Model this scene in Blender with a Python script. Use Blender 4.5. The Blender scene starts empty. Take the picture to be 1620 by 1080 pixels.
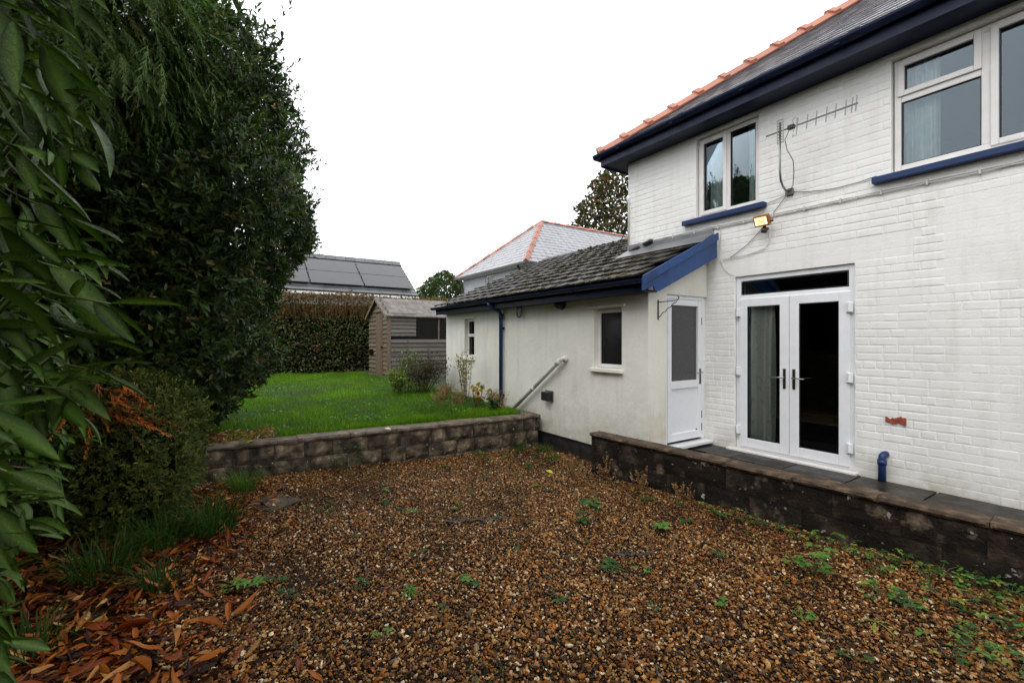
import bpy, bmesh, math, random
import numpy as np
from mathutils import Vector, noise as mnoise
R = random.Random(7)
rng = np.random.default_rng(11)
S = bpy.context.scene
COL = S.collection

# ------------------------------------------------------------------ camera
cam_d = bpy.data.cameras.new('camera'); cam = bpy.data.objects.new('camera', cam_d); COL.objects.link(cam)
cam.location = (0, 0, 1.65); cam.rotation_euler = (math.radians(90), 0, math.radians(56.697))
cam_d.lens = 16.0; cam_d.sensor_width = 36.0; cam_d.shift_y = -0.0019
cam_d.clip_start = 0.05; cam_d.clip_end = 3000
cam_d.dof.use_dof = True; cam_d.dof.focus_distance = 6.0; cam_d.dof.aperture_fstop = 6.3
S.camera = cam
# ------------------------------------------------------------------ sky: bright rain cloud over a faint clear sky
W = bpy.data.worlds.new('World'); S.world = W; W.use_nodes = True
wn = W.node_tree; wn.nodes.clear()
w_out = wn.nodes.new('ShaderNodeOutputWorld'); w_bg = wn.nodes.new('ShaderNodeBackground')
w_sky = wn.nodes.new('ShaderNodeTexSky'); w_sky.sky_type = 'NISHITA'; w_sky.sun_disc = False
w_sky.sun_elevation = math.radians(52); w_sky.sun_rotation = math.radians(200)
w_mix = wn.nodes.new('ShaderNodeMix'); w_mix.data_type = 'RGBA'; w_mix.inputs[0].default_value = 0.93
w_mix.inputs[7].default_value = (12.0, 12.15, 12.4, 1)
wn.links.new(w_sky.outputs[0], w_mix.inputs[6]); wn.links.new(w_mix.outputs[2], w_bg.inputs[0])
w_bg.inputs[1].default_value = 0.15
wn.links.new(w_bg.outputs[0], w_out.inputs[0])
sun_d = bpy.data.lights.new('sun', 'SUN'); sun_d.energy = 0.9; sun_d.angle = math.radians(30); sun_d.color = (1, .96, .9)
sun = bpy.data.objects.new('sun', sun_d); COL.objects.link(sun); sun.location = (0, -20, 40)
sun.rotation_euler = (math.radians(38), 0, math.radians(20))
S.view_settings.view_transform = 'Standard'; S.view_settings.look = 'None'
S.view_settings.gamma = 1; S.view_settings.use_curve_mapping = False
S.view_settings.exposure = 0.25
S.cycles.max_bounces = 8; S.cycles.diffuse_bounces = 4; S.cycles.transparent_max_bounces = 12

# ------------------------------------------------------------------ materials
def new_mat(name):
    m = bpy.data.materials.new(name); m.use_nodes = True; nt = m.node_tree; nt.nodes.clear()
    out = nt.nodes.new('ShaderNodeOutputMaterial'); b = nt.nodes.new('ShaderNodeBsdfPrincipled')
    nt.links.new(b.outputs[0], out.inputs[0]); return m, nt, b, out
def ramp(nt, fac, stops, interp='LINEAR'):
    r = nt.nodes.new('ShaderNodeValToRGB'); r.color_ramp.interpolation = interp
    e = r.color_ramp.elements
    while len(e) < len(stops): e.new(0.5)
    for i, (p, c) in enumerate(stops): e[i].position = p; e[i].color = (*c, 1) if len(c) == 3 else c
    nt.links.new(fac, r.inputs[0]); return r
def noise_n(nt, vec, scale, detail=4, rough=.55, dist=0.0):
    n = nt.nodes.new('ShaderNodeTexNoise'); n.inputs['Scale'].default_value = scale
    n.inputs['Detail'].default_value = detail; n.inputs['Roughness'].default_value = rough
    n.inputs['Distortion'].default_value = dist
    nt.links.new(vec, n.inputs['Vector']); return n
def pos_vec(nt, scale=(1, 1, 1), rnd=False):
    g = nt.nodes.new('ShaderNodeNewGeometry'); mp = nt.nodes.new('ShaderNodeMapping')
    mp.inputs['Scale'].default_value = scale
    nt.links.new(g.outputs['Position'], mp.inputs[0])
    if rnd:
        oi = nt.nodes.new('ShaderNodeObjectInfo'); mu = nt.nodes.new('ShaderNodeVectorMath'); mu.operation = 'SCALE'
        mu.inputs[0].default_value = (31, 17, 23); nt.links.new(oi.outputs['Random'], mu.inputs['Scale'])
        nt.links.new(mu.outputs[0], mp.inputs['Location'])
    return mp.outputs[0]
def mixc(nt, fac, a, b, mode='MIX'):
    m = nt.nodes.new('ShaderNodeMix'); m.data_type = 'RGBA'; m.blend_type = mode
    for sock, v in ((0, fac), (6, a), (7, b)):
        if hasattr(v, 'is_output'): nt.links.new(v, m.inputs[sock])
        elif sock == 0: m.inputs[0].default_value = v
        else: m.inputs[sock].default_value = (*v, 1)
    return m.outputs[2]
def surf(name, stops, scale=6, detail=5, rough=(.6, .6), bump=0.0, bscale=60, bdist=.01, stretch=(1, 1, 1), rnd=0.0, spec=.5,
         metallic=0, layers=(), bdetail=4):
    """noise-coloured surface; layers = (stops-free) list of (scale, lo, hi, colour, stretch) overlays"""
    m, nt, b, out = new_mat(name)
    v = pos_vec(nt, stretch, rnd > 0)
    n = noise_n(nt, v, scale, detail)
    c = ramp(nt, n.outputs[0], stops).outputs[0]
    for (ls, lo, hi, lc, lst) in layers:
        ln = noise_n(nt, pos_vec(nt, lst), ls, 5, .6)
        f = ramp(nt, ln.outputs[0], [(lo, (0, 0, 0)), (hi, (1, 1, 1))]).outputs[0]
        c = mixc(nt, f, c, lc)
    if rnd > 0:
        oi = nt.nodes.new('ShaderNodeObjectInfo'); mr = nt.nodes.new('ShaderNodeMapRange')
        mr.inputs[3].default_value = 1 - rnd; mr.inputs[4].default_value = 1 + rnd
        nt.links.new(oi.outputs['Random'], mr.inputs[0])
        hs = nt.nodes.new('ShaderNodeHueSaturation'); nt.links.new(mr.outputs[0], hs.inputs['Value']); nt.links.new(c, hs.inputs['Color'])
        c = hs.outputs[0]
    nt.links.new(c, b.inputs['Base Color'])
    mr2 = nt.nodes.new('ShaderNodeMapRange'); mr2.inputs[1].default_value = .3; mr2.inputs[2].default_value = .7
    mr2.inputs[3].default_value = rough[0]; mr2.inputs[4].default_value = rough[1]
    nt.links.new(n.outputs[0], mr2.inputs[0]); nt.links.new(mr2.outputs[0], b.inputs['Roughness'])
    b.inputs['Specular IOR Level'].default_value = spec; b.inputs['Metallic'].default_value = metallic
    if bump:
        bn = noise_n(nt, v, bscale, bdetail, .6); bp = nt.nodes.new('ShaderNodeBump')
        bp.inputs['Strength'].default_value = bump; bp.inputs['Distance'].default_value = bdist
        nt.links.new(bn.outputs[0], bp.inputs['Height']); nt.links.new(bp.outputs[0], b.inputs['Normal'])
    return m
def plain(name, c, rough=.5, metallic=0, spec=.5, var=.08):
    d = tuple(x*(1-var) for x in c); l = tuple(min(1, x*(1+var)) for x in c)
    return surf(name, [(.3, d), (.7, l)], 9, 4, (rough*.9, min(1, rough*1.1)), .12, 90, .002, spec=spec, metallic=metallic)
def leafmat(name, rough=.4, trans=.25, spec=.5, tint=(1.2, 1.5, .6), bump=0, spots=False):
    m, nt, b, out = new_mat(name)
    at = nt.nodes.new('ShaderNodeAttribute'); at.attribute_name = 'col'
    c = at.outputs['Color']
    if spots:
        oi = nt.nodes.new('ShaderNodeObjectInfo')
        hs = nt.nodes.new('ShaderNodeHueSaturation'); mr = nt.nodes.new('ShaderNodeMapRange')
        mr.inputs[3].default_value = .65; mr.inputs[4].default_value = 1.35
        nt.links.new(oi.outputs['Random'], mr.inputs[0]); nt.links.new(mr.outputs[0], hs.inputs['Value']); nt.links.new(c, hs.inputs['Color']); c = hs.outputs[0]
    nt.links.new(c, b.inputs['Base Color'])
    b.inputs['Roughness'].default_value = rough; b.inputs['Specular IOR Level'].default_value = spec
    if bump:
        tc = nt.nodes.new('ShaderNodeTexCoord')
        bn = noise_n(nt, tc.outputs['Object'], 9 if spots else 55, 4, .6, 1.2); bp = nt.nodes.new('ShaderNodeBump'); bp.inputs['Strength'].default_value = bump
        bp.inputs['Distance'].default_value = .06 if spots else .004
        nt.links.new(bn.outputs[0], bp.inputs['Height']); nt.links.new(bp.outputs[0], b.inputs['Normal'])
        if spots:   # rain drops: patches of wetter, smoother skin
            vo = noise_n(nt, tc.outputs['Object'], 16, 3)
            rr = ramp(nt, vo.outputs[0], [(.45, (rough*1.9,)*3), (.62, (rough*.7,)*3)]); nt.links.new(rr.outputs[0], b.inputs['Roughness'])
    t = nt.nodes.new('ShaderNodeBsdfTranslucent'); mx = nt.nodes.new('ShaderNodeMixShader'); mx.inputs[0].default_value = trans
    tm = mixc(nt, 1.0, c, tint, 'MULTIPLY'); nt.links.new(tm, t.inputs[0])
    nt.links.new(b.outputs[0], mx.inputs[1]); nt.links.new(t.outputs[0], mx.inputs[2]); nt.links.new(mx.outputs[0], out.inputs[0])
    return m
def glassmat(name, tint=(.93, .95, .94), rough=0.0, gain=1.5):
    m, nt, b, out = new_mat(name); nt.nodes.remove(b)
    tr = nt.nodes.new('ShaderNodeBsdfTransparent'); tr.inputs[0].default_value = (*tint, 1)
    gl = nt.nodes.new('ShaderNodeBsdfGlossy'); gl.inputs['Roughness'].default_value = rough
    gl.inputs['Color'].default_value = (.78, .90, 1, 1)
    fr = nt.nodes.new('ShaderNodeFresnel'); fr.inputs[0].default_value = gain
    mx = nt.nodes.new('ShaderNodeMixShader'); nt.links.new(fr.outputs[0], mx.inputs[0])
    nt.links.new(tr.outputs[0], mx.inputs[1]); nt.links.new(gl.outputs[0], mx.inputs[2]); nt.links.new(mx.outputs[0], out.inputs[0])
    return m
WHT = [(.3, (.70, .69, .65)), (.7, (.78, .77, .74))]
def wall_mat(name, stops, grime=(.42, .40, .30), zlo=.15, zhi=.75, bump=.35, bscale=45, streak=.5):
    m, nt, b, out = new_mat(name)
    v = pos_vec(nt); n = noise_n(nt, v, 1.7, 6, .6); c = ramp(nt, n.outputs[0], stops).outputs[0]
    st = noise_n(nt, pos_vec(nt, (5, 5, .5)), 1.6, 5, .65)
    f = ramp(nt, st.outputs[0], [(.50, (0, 0, 0)), (.78, (streak,)*3)]).outputs[0]
    c = mixc(nt, f, c, (.50, .48, .41))
    g = nt.nodes.new('ShaderNodeNewGeometry'); sx = nt.nodes.new('ShaderNodeSeparateXYZ'); nt.links.new(g.outputs['Position'], sx.inputs[0])
    mr = nt.nodes.new('ShaderNodeMapRange'); mr.inputs[1].default_value = zlo; mr.inputs[2].default_value = zhi
    mr.inputs[3].default_value = 1; mr.inputs[4].default_value = 0; nt.links.new(sx.outputs[2], mr.inputs[0])
    n2 = noise_n(nt, v, 5, 6, .7); mu = nt.nodes.new('ShaderNodeMath'); mu.operation = 'MULTIPLY'
    nt.links.new(mr.outputs[0], mu.inputs[0]); nt.links.new(n2.outputs[0], mu.inputs[1])
    f2 = ramp(nt, mu.outputs[0], [(.22, (0, 0, 0)), (.62, (.85, .85, .85))]).outputs[0]
    c = mixc(nt, f2, c, grime)
    nt.links.new(c, b.inputs['Base Color']); b.inputs['Roughness'].default_value = .62
    bn = noise_n(nt, v, bscale, 5, .6); bn2 = noise_n(nt, v, 9, 3, .5)
    ad = nt.nodes.new('ShaderNodeMath'); ad.operation = 'ADD'; nt.links.new(bn.outputs[0], ad.inputs[0]); nt.links.new(bn2.outputs[0], ad.inputs[1])
    bp = nt.nodes.new('ShaderNodeBump'); bp.inputs['Strength'].default_value = bump; bp.inputs['Distance'].default_value = .008
    nt.links.new(ad.outputs[0], bp.inputs['Height']); nt.links.new(bp.outputs[0], b.inputs['Normal'])
    return m
M = {}
M['brickpaint'] = wall_mat('white_brick_paint', [(.3, (.73, .72, .69)), (.7, (.81, .805, .785))], zlo=.15, zhi=.75, streak=.36)
M['render'] = wall_mat('white_render_paint', [(.25, (.63, .62, .55)), (.7, (.76, .75, .69))], zlo=.12, zhi=1.15, bump=.45, bscale=20, streak=.5)
M['endrender'] = wall_mat('cream_render_paint', [(.25, (.70, .67, .58)), (.7, (.78, .76, .69))], grime=(.5, .42, .27), zlo=.15, zhi=1.6, bump=.4, streak=.6)
M['redbrick'] = surf('bare_red_brick', [(.3, (.20, .035, .02)), (.7, (.36, .08, .04))], 30, 5, (.8, .9), .5, 120, .004)
M['upvc'] = plain('white_window_plastic', (.76, .77, .79), .32, var=.03)
M['upvcold'] = surf('aged_white_plastic', [(.3, (.66, .63, .60)), (.7, (.74, .72, .70))], 8, 5, (.4, .55))
M['gasket'] = plain('black_rubber', (.012, .012, .013), .5)
M['navy'] = surf('wet_navy_paint', [(.3, (.004, .008, .028)), (.7, (.007, .013, .045))], 7, 4, (.3, .5), .1, 80, .002, spec=.25)
M['blue'] = surf('royal_blue_paint', [(.3, (.014, .050, .165)), (.7, (.022, .072, .22))], 6, 5, (.35, .55), .15, 60, .003, spec=.35, layers=[(9, .60, .8, (.075, .10, .17), (1, 1, .4)), (2.2, .52, .72, (.012, .036, .11), (1, 1, 1))])
M['pipeblue'] = surf('dark_blue_pipe', [(.3, (.008, .024, .085)), (.7, (.013, .036, .12))], 6, 5, (.3, .5), .1, 60, .003, spec=.35)
M['slate'] = surf('wet_grey_slate', [(.25, (.06, .064, .075)), (.75, (.15, .155, .17))], 5, 5, (.08, .2), .2, 50, .003, rnd=.28, spec=1.0)
M['tile'] = surf('weathered_concrete_tile', [(.28, (.010, .0085, .007)), (.58, (.026, .022, .018)), (.82, (.085, .078, .068))], 7, 6, (.4, .7), .8, 55, .010, rnd=.4, spec=.3,
                 layers=[(2.4, .54, .66, (.050, .042, .014), (1, 1, 1))])
M['moss'] = surf('roof_moss', [(.3, (.018, .021, .007)), (.7, (.075, .065, .019))], 14, 5, (.9, 1), .8, 90, .01)
M['lead'] = surf('lead_flashing', [(.3, (.10, .105, .115)), (.7, (.18, .185, .195))], 5, 5, (.35, .5), .2, 30, .004)
M['terracotta'] = surf('terracotta_tile', [(.3, (.25, .075, .038)), (.7, (.36, .13, .075))], 8, 5, (.4, .6), .3, 60, .003, rnd=.18)
M['glass'] = glassmat('window_glass', gain=1.62)
M['doorglass'] = glassmat('door_glass', (.95, .96, .95), gain=1.5)
M['obscure'] = surf('obscured_door_glass', [(.3, (.045, .045, .047)), (.7, (.065, .065, .066))], 30, 4, (.18, .25), .3, 200, .002)
M['blackglass'] = surf('black_pane', [(.3, (.004, .004, .004)), (.7, (.008, .008, .008))], 4, 3, (.08, .12), spec=.22)
M['curtain'] = surf('pale_mint_curtain', [(.3, (.48, .57, .54)), (.7, (.64, .71, .68))], 12, 4, (.9, .9))
M['patcurtain'] = surf('patterned_curtain', [(.3, (.74, .76, .68)), (.56, (.80, .81, .74)), (.66, (.60, .62, .53))], 16, 4, (.9, .9))
M['room'] = plain('dim_room_wall', (.12, .13, .13), .9)
M['darkroom'] = plain('dark_room_wall', (.035, .032, .03), .9)
M['metal'] = plain('galvanised_metal', (.22, .22, .22), .4, .8)
M['steel'] = plain('door_handle_steel', (.35, .34, .32), .3, 1)
M['bronze'] = plain('dark_bronze_plate', (.07, .055, .04), .35, .7)
M['black'] = plain('black_plastic', (.01, .01, .01), .4)
M['iron'] = plain('black_iron', (.012, .012, .012), .45)
M['greypipe'] = surf('weathered_white_pipe', [(.3, (.50, .51, .48)), (.7, (.66, .66, .62))], 9, 5, (.45, .6))
M['whitecable'] = plain('painted_cable', (.55, .54, .50), .5)
M['greycable'] = plain('grey_cable', (.12, .12, .12), .5)
M['brass'] = plain('orange_lamp_body', (.42, .17, .035), .35, .4)
M['block'] = surf('stained_concrete_block', [(.30, (.012, .010, .008)), (.45, (.050, .038, .026)), (.58, (.14, .107, .07)), (.74, (.31, .25, .17))], 6.5, 7, (.7, .9), 1.0, 45, .018, rnd=.18, spec=.2,
                  layers=[(22, .66, .70, (.45, .44, .40), (1, 1, 1)), (3, .56, .70, (.014, .012, .010), (1, 1, .6))])
M['darkblock'] = surf('blackened_concrete_block', [(.34, (.006, .005, .004)), (.52, (.015, .011, .008)), (.64, (.050, .036, .024)), (.80, (.13, .10, .07))], 4.5, 7, (.7, .9), 1.0, 40, .016, rnd=.10, spec=.15,
                  layers=[(4.2, .58, .70, (.15, .115, .08), (1, 1, 1)), (9, .66, .70, (.32, .31, .27), (1, 1, 1)), (30, .68, .71, (.36, .36, .32), (1, 1, 1))])
M['mortar'] = surf('dark_mortar', [(.3, (.016, .013, .010)), (.7, (.065, .052, .038))], 12, 5, (.8, .9), .6, 80, .01)
M['palecoping'] = surf('pale_coping_slab', [(.3, (.035, .027, .019)), (.5, (.13, .10, .07)), (.72, (.27, .22, .16))], 8, 7, (.5, .8), 1.0, 60, .014, rnd=.15, spec=.25, layers=[(3, .60, .72, (.04, .045, .016), (1, 1, 1)), (22, .66, .70, (.48, .46, .40), (1, 1, 1))])
M['coping'] = surf('brown_coping_slab', [(.3, (.018, .012, .008)), (.52, (.070, .044, .026)), (.72, (.19, .13, .08))], 9, 7, (.5, .8), 1.0, 60, .014, rnd=.15, spec=.25, layers=[(3, .58, .7, (.04, .045, .014), (1, 1, 1)), (26, .67, .71, (.36, .34, .28), (1, 1, 1))])
M['paving'] = surf('wet_dark_paving', [(.3, (.009, .0075, .006)), (.7, (.032, .026, .020))], 5, 6, (.2, .6), .4, 40, .006, rnd=.3, spec=.2)
M['soil'] = surf('wet_dark_soil', [(.3, (.012, .008, .005)), (.7, (.035, .022, .013))], 14, 6, (.7, .9), .9, 60, .02)
M['bed'] = surf('gravel_bed', [(.3, (.008, .005, .003)), (.55, (.03, .016, .007)), (.75, (.07, .04, .018))], 60, 5, (.6, .9), .9, 90, .02, spec=.1)
M['turf'] = surf('turf_soil', [(.3, (.010, .022, .004)), (.7, (.022, .05, .008))], 5, 6, (.9, 1), .8, 40, .02)
M['far_ground'] = surf('rough_ground', [(.3, (.03, .045, .018)), (.7, (.05, .065, .028))], .6, 6, (.9, 1), .5, 10, .02)
M['plinth'] = surf('dark_plinth', [(.3, (.008, .008, .008)), (.7, (.025, .024, .022))], 8, 5, (.5, .8), .4, 40, .006)  # almost black, slightly mottled
M['board'] = surf('weathered_grey_board', [(.3, (.055, .047, .040)), (.55, (.125, .108, .094)), (.75, (.22, .195, .17))], 6, 6, (.6, .8), .5, 60, .004, stretch=(1, .12, 6), rnd=.25)
M['boardg'] = surf('greenish_shed_board', [(.3, (.055, .045, .028)), (.55, (.12, .095, .06)), (.75, (.18, .15, .10))], 6, 6, (.6, .8), .5, 60, .004, stretch=(.12, 1, 6), rnd=.25)
M['boardv'] = surf('brown_door_board', [(.3, (.085, .058, .035)), (.7, (.15, .105, .068))], 6, 6, (.6, .8), .5, 60, .004, stretch=(6, 6, .12), rnd=.15)
M['felt'] = surf('mossy_roof_felt', [(.3, (.07, .060, .054)), (.5, (.14, .122, .112)), (.75, (.23, .208, .19))], 5, 7, (.7, .9), .9, 60, .01, layers=[(7, .56, .66, (.075, .075, .045), (1, 1, 1))])
M['panel'] = surf('solar_panel', [(.3, (.018, .019, .022)), (.7, (.024, .025, .029))], 3, 3, (.12, .16), spec=.6)
M['darkslate'] = surf('dark_slate_roof', [(.3, (.05, .052, .056)), (.7, (.09, .093, .1))], 2, 5, (.25, .4), .3, 8, .02)
M['ridge'] = surf('grey_ridge_tile', [(.3, (.07, .07, .075)), (.7, (.12, .12, .125))], 3, 5, (.5, .7), rnd=.2)
M['farwall'] = surf('grey_roughcast', [(.3, (.30, .31, .33)), (.7, (.38, .39, .41))], 1.5, 6, (.8, .9), .5, 30, .02)
M['bark'] = surf('bark', [(.3, (.03, .022, .015)), (.7, (.075, .055, .04))], 12, 6, (.8, .95), 1, 30, .02, stretch=(1, 1, .25))
M['core'] = plain('painted_shade_core', (.010, .009, .006), .95, spec=0)  # near-black colour stands in for the shade deep inside foliage
M['black_pipe'] = M['black']
M['laurel'] = leafmat('laurel_leaf', .22, .16, .13, bump=.2, spots=True)
M['leaf'] = leafmat('glossy_small_leaf', .46, .2, .26)
M['matte'] = leafmat('matt_leaf', .6, .25, .2)
M['cyp'] = leafmat('cypress_foliage', .6, .25, .2)
M['grass'] = leafmat('grass_blade', .7, .35, .06, tint=(1.1, 1.4, .4))
M['dead'] = leafmat('dead_leaf', .42, .12, .16, tint=(1.2, .8, .5))
M['flower'] = leafmat('blossom', .6, .3, .3, tint=(1.1, 1, .8))

# ------------------------------------------------------------------ object helpers
def wloc(o):
    v = Vector((0, 0, 0))
    while o is not None: v += o.location; o = o.parent
    return v
def empty(name, loc, label, cat, group=None):
    o = bpy.data.objects.new(name, None); COL.objects.link(o); o.location = loc; o.empty_display_size = .2
    o['label'] = label; o['category'] = cat
    if group: o['group'] = group
    return o
def tag(o, label=None, cat=None, group=None, kind=None):
    for k, v in (('label', label), ('category', cat), ('group', group), ('kind', kind)):
        if v: o[k] = v
    return o
def link(name, me, parent=None, loc=(0, 0, 0)):
    o = bpy.data.objects.new(name, me); COL.objects.link(o); o.location = loc
    if parent is not None: o.parent = parent
    return o
class MB:
    """collects boxes, prisms, tubes in world coordinates, builds one mesh object"""
    def __init__(s): s.v = []; s.f = []
    def add(s, v, f):
        n = len(s.v); s.v += [tuple(p) for p in v]; s.f += [tuple(i+n for i in q) for q in f]; return s
    def box(s, x0, x1, y0, y1, z0, z1):
        x0, x1 = min(x0, x1), max(x0, x1); y0, y1 = min(y0, y1), max(y0, y1); z0, z1 = min(z0, z1), max(z0, z1)
        v = [(x0, y0, z0), (x1, y0, z0), (x1, y1, z0), (x0, y1, z0), (x0, y0, z1), (x1, y0, z1), (x1, y1, z1), (x0, y1, z1)]
        return s.add(v, [(0, 3, 2, 1), (4, 5, 6, 7), (0, 1, 5, 4), (1, 2, 6, 5), (2, 3, 7, 6), (3, 0, 4, 7)])
    def prism(s, poly, d):
        """poly: list of 3-D points, extruded by vector d"""
        n = len(poly); d = Vector(d); v = [Vector(p) for p in poly] + [Vector(p)+d for p in poly]
        f = [tuple(range(n))[::-1], tuple(range(n, 2*n))] + [(i, (i+1) % n, n+(i+1) % n, n+i) for i in range(n)]
        return s.add(v, f)
    def quad(s, *p): return s.add(p, [tuple(range(len(p)))])
    def tube(s, pts, r, n=8, cap=True):
        pts = [Vector(p) for p in pts]; rs = r if isinstance(r, (list, tuple)) else [r]*len(pts)
        rings = []; base = []
        for i, p in enumerate(pts):
            t = (pts[min(i+1, len(pts)-1)]-pts[max(i-1, 0)]).normalized()
            if i == 0:
                a = Vector((0, 0, 1)) if abs(t.z) < .9 else Vector((1, 0, 0)); u = t.cross(a).normalized()
            else:
                u = (u - t*u.dot(t)); u = u.normalized() if u.length > 1e-6 else t.orthogonal().normalized()
            w = t.cross(u)
            base.append([p+(u*math.cos(2*math.pi*k/n)+w*math.sin(2*math.pi*k/n))*rs[i] for k in range(n)])
        v = [q for rr in base for q in rr]; f = []
        for i in range(len(pts)-1):
            for k in range(n): f.append((i*n+k, i*n+(k+1) % n, (i+1)*n+(k+1) % n, (i+1)*n+k))
        if cap: f += [tuple(range(n))[::-1], tuple((len(pts)-1)*n+k for k in range(n))]
        return s.add(v, f)
    def frame(s, x0, x1, z0, z1, y0, y1, w, wt=None, wb=None):
        wt = w if wt is None else wt; wb = w if wb is None else wb
        s.box(x0, x0+w, y0, y1, z0, z1); s.box(x1-w, x1, y0, y1, z0, z1)
        s.box(x0+w, x1-w, y0, y1, z1-wt, z1); s.box(x0+w, x1-w, y0, y1, z0, z0+wb); return s
    def mesh(s, name, mat, off=(0, 0, 0)):
        me = bpy.data.meshes.new(name); me.from_pydata([(p[0]-off[0], p[1]-off[1], p[2]-off[2]) for p in s.v], [], s.f); me.update()
        bm = bmesh.new(); bm.from_mesh(me); bmesh.ops.recalc_face_normals(bm, faces=bm.faces[:]); bm.to_mesh(me); bm.free()
        if mat: me.materials.append(mat)
        return me
    def build(s, name, mat, parent=None, smooth=False, bevel=0):
        off = wloc(parent) if parent is not None else Vector((0, 0, 0))
        me = s.mesh(name, mat, off); o = link(name, me, parent)
        if smooth:
            for p in me.polygons: p.use_smooth = True
        if bevel:
            b = o.modifiers.new('bevel', 'BEVEL'); b.width = bevel; b.segments = 2; b.limit_method = 'ANGLE'
        return o
def npmesh(name, V, T, mats, col=None, smooth=False):
    me = bpy.data.meshes.new(name); V = np.asarray(V, np.float32); T = np.asarray(T, np.int32)
    me.vertices.add(len(V)); me.vertices.foreach_set('co', V.ravel())
    me.loops.add(T.size); me.loops.foreach_set('vertex_index', T.ravel())
    me.polygons.add(len(T)); me.polygons.foreach_set('loop_start', np.arange(0, T.size, 3, dtype=np.int32))
    me.polygons.foreach_set('loop_total', np.full(len(T), 3, np.int32))
    me.update(calc_edges=True)
    if col is not None:
        a = me.color_attributes.new('col', 'FLOAT_COLOR', 'POINT'); c = np.ones((len(V), 4), np.float32); c[:, :3] = col
        a.data.foreach_set('color', c.ravel())
    if smooth: me.polygons.foreach_set('use_smooth', np.ones(len(T), bool))
    me.materials.append(mats); return me
def leaf_t(L=1, Wd=.35, n=2, fold=.12, droop=.15, peak=.45, shape=1.0, wave=0, petiole=0.0):
    """folded leaf along +x, normal +z; n segments"""
    V = []; T = []
    xs = np.linspace(0, 1, n+1)
    for x in xs:
        w = Wd/2*(math.sin(math.pi*min(1, max(0, x**(math.log(.5)/math.log(peak)))))**shape)
        z = -droop*x*x; fz = fold*w*2
        dx = -.02*L
        V += [(x*L*(1-petiole)+petiole*L, -w, (z+fz+wave*math.sin(x*9))*L), (x*L*(1-petiole)+petiole*L, 0, z*L), (x*L*(1-petiole)+petiole*L, w, (z+fz+wave*math.cos(x*8))*L)]
    for i in range(n):
        a = 3*i; b = a+3
        if i == 0: T += [(a+1, b, b+1), (a+1, b+1, b+2)]
        elif i == n-1: T += [(a, b+1, a+1), (a+1, b+1, a+2)]
        else: T += [(a, b, b+1), (a, b+1, a+1), (a+1, b+1, b+2), (a+1, b+2, a+2)]
    V = np.array(V); T = np.array(T)
    used = np.unique(T); mp = np.full(len(V), -1); mp[used] = np.arange(len(used))
    return V[used], mp[T]
def basis(d, up):
    d = d/np.maximum(1e-9, np.linalg.norm(d, axis=1, keepdims=True))
    u = up-d*np.sum(up*d, axis=1, keepdims=True); ln = np.linalg.norm(u, axis=1, keepdims=True)
    u = np.where(ln < 1e-4, np.array([[1., .3, .2]]), u); u = u/np.maximum(1e-9, np.linalg.norm(u, axis=1, keepdims=True))
    s = np.cross(u, d); return np.stack([d, s, u], axis=2)
def scatter(name, tmpl, pos, d, up, scl, col, mat, parent=None, kind=None, smooth=False):
    tv, tt = tmpl; N = len(pos); B = basis(d, up)
    scl = np.asarray(scl); scl = scl[:, None] if scl.ndim == 1 else scl
    V = np.einsum('nij,vj->nvi', B, tv)*scl[:, None, :] + pos[:, None, :]
    T = tt[None]+(np.arange(N)*len(tv))[:, None, None]
    C = np.repeat(np.asarray(col)[:, None, :], len(tv), axis=1).reshape(-1, 3)
    off = np.array(wloc(parent)) if parent is not None else np.zeros(3)
    me = npmesh(name, V.reshape(-1, 3)-off, T.reshape(-1, 3), mat, C, smooth)
    o = link(name, me, parent)
    if kind: o['kind'] = kind
    return o
def rcol(n, pal, var=.25):
    """random colours from a weighted palette"""
    w = np.array([p[0] for p in pal], float); w /= w.sum(); cs = np.array([p[1] for p in pal])
    return cs[rng.choice(len(pal), n, p=w)]*rng.uniform(1-var, 1+var, (n, 1))
def unit(n):
    v = rng.normal(size=(n, 3)); return v/np.linalg.norm(v, axis=1, keepdims=True)
def gz(x, y):
    return .03-.11*np.exp(-((x+5.3)**2/6+(y-4.3)**2/8))
def lz(x, y):      # lawn level
    return .40+.20*np.clip((-6.3-x)/6, 0, 1)

# ------------------------------------------------------------------ ground
g = MB(); g.quad((-900, -900, -.35), (900, -900, -.35), (900, 900, -.35), (-900, 900, -.35))
tag(g.build('ground', M['far_ground']), kind='structure')
def sheet(name, x0, x1, y0, y1, nx, ny, fz, mat):
    xs = np.linspace(x0, x1, nx); ys = np.linspace(y0, y1, ny); X, Y = np.meshgrid(xs, ys, indexing='ij'); Z = fz(X, Y)
    V = np.stack([X, Y, Z], -1).reshape(-1, 3); i = np.arange(nx*ny).reshape(nx, ny)
    a, b, c, d = i[:-1, :-1].ravel(), i[1:, :-1].ravel(), i[1:, 1:].ravel(), i[:-1, 1:].ravel()
    T = np.concatenate([np.stack([a, b, c], -1), np.stack([a, c, d], -1)])
    return tag(link(name, npmesh(name, V, T, mat, smooth=True)), kind='structure')
sheet('gravel_yard', -6.3, 6, -7, 5.0, 60, 60, lambda x, y: gz(x, y)-.012, M['bed'])
def lawn_z(x, y): return lz(x, y)+.02*np.sin(x*1.7)*np.cos(y*2.1)-.02
sheet('lawn', -15.6, -6.15, -6, 4.44, 50, 50, lawn_z, M['turf'])
sheet('back_garden', -17, -9.7, 4.44, 13, 12, 12, lambda x, y: lz(x, y)-.022, M['turf'])

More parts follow.
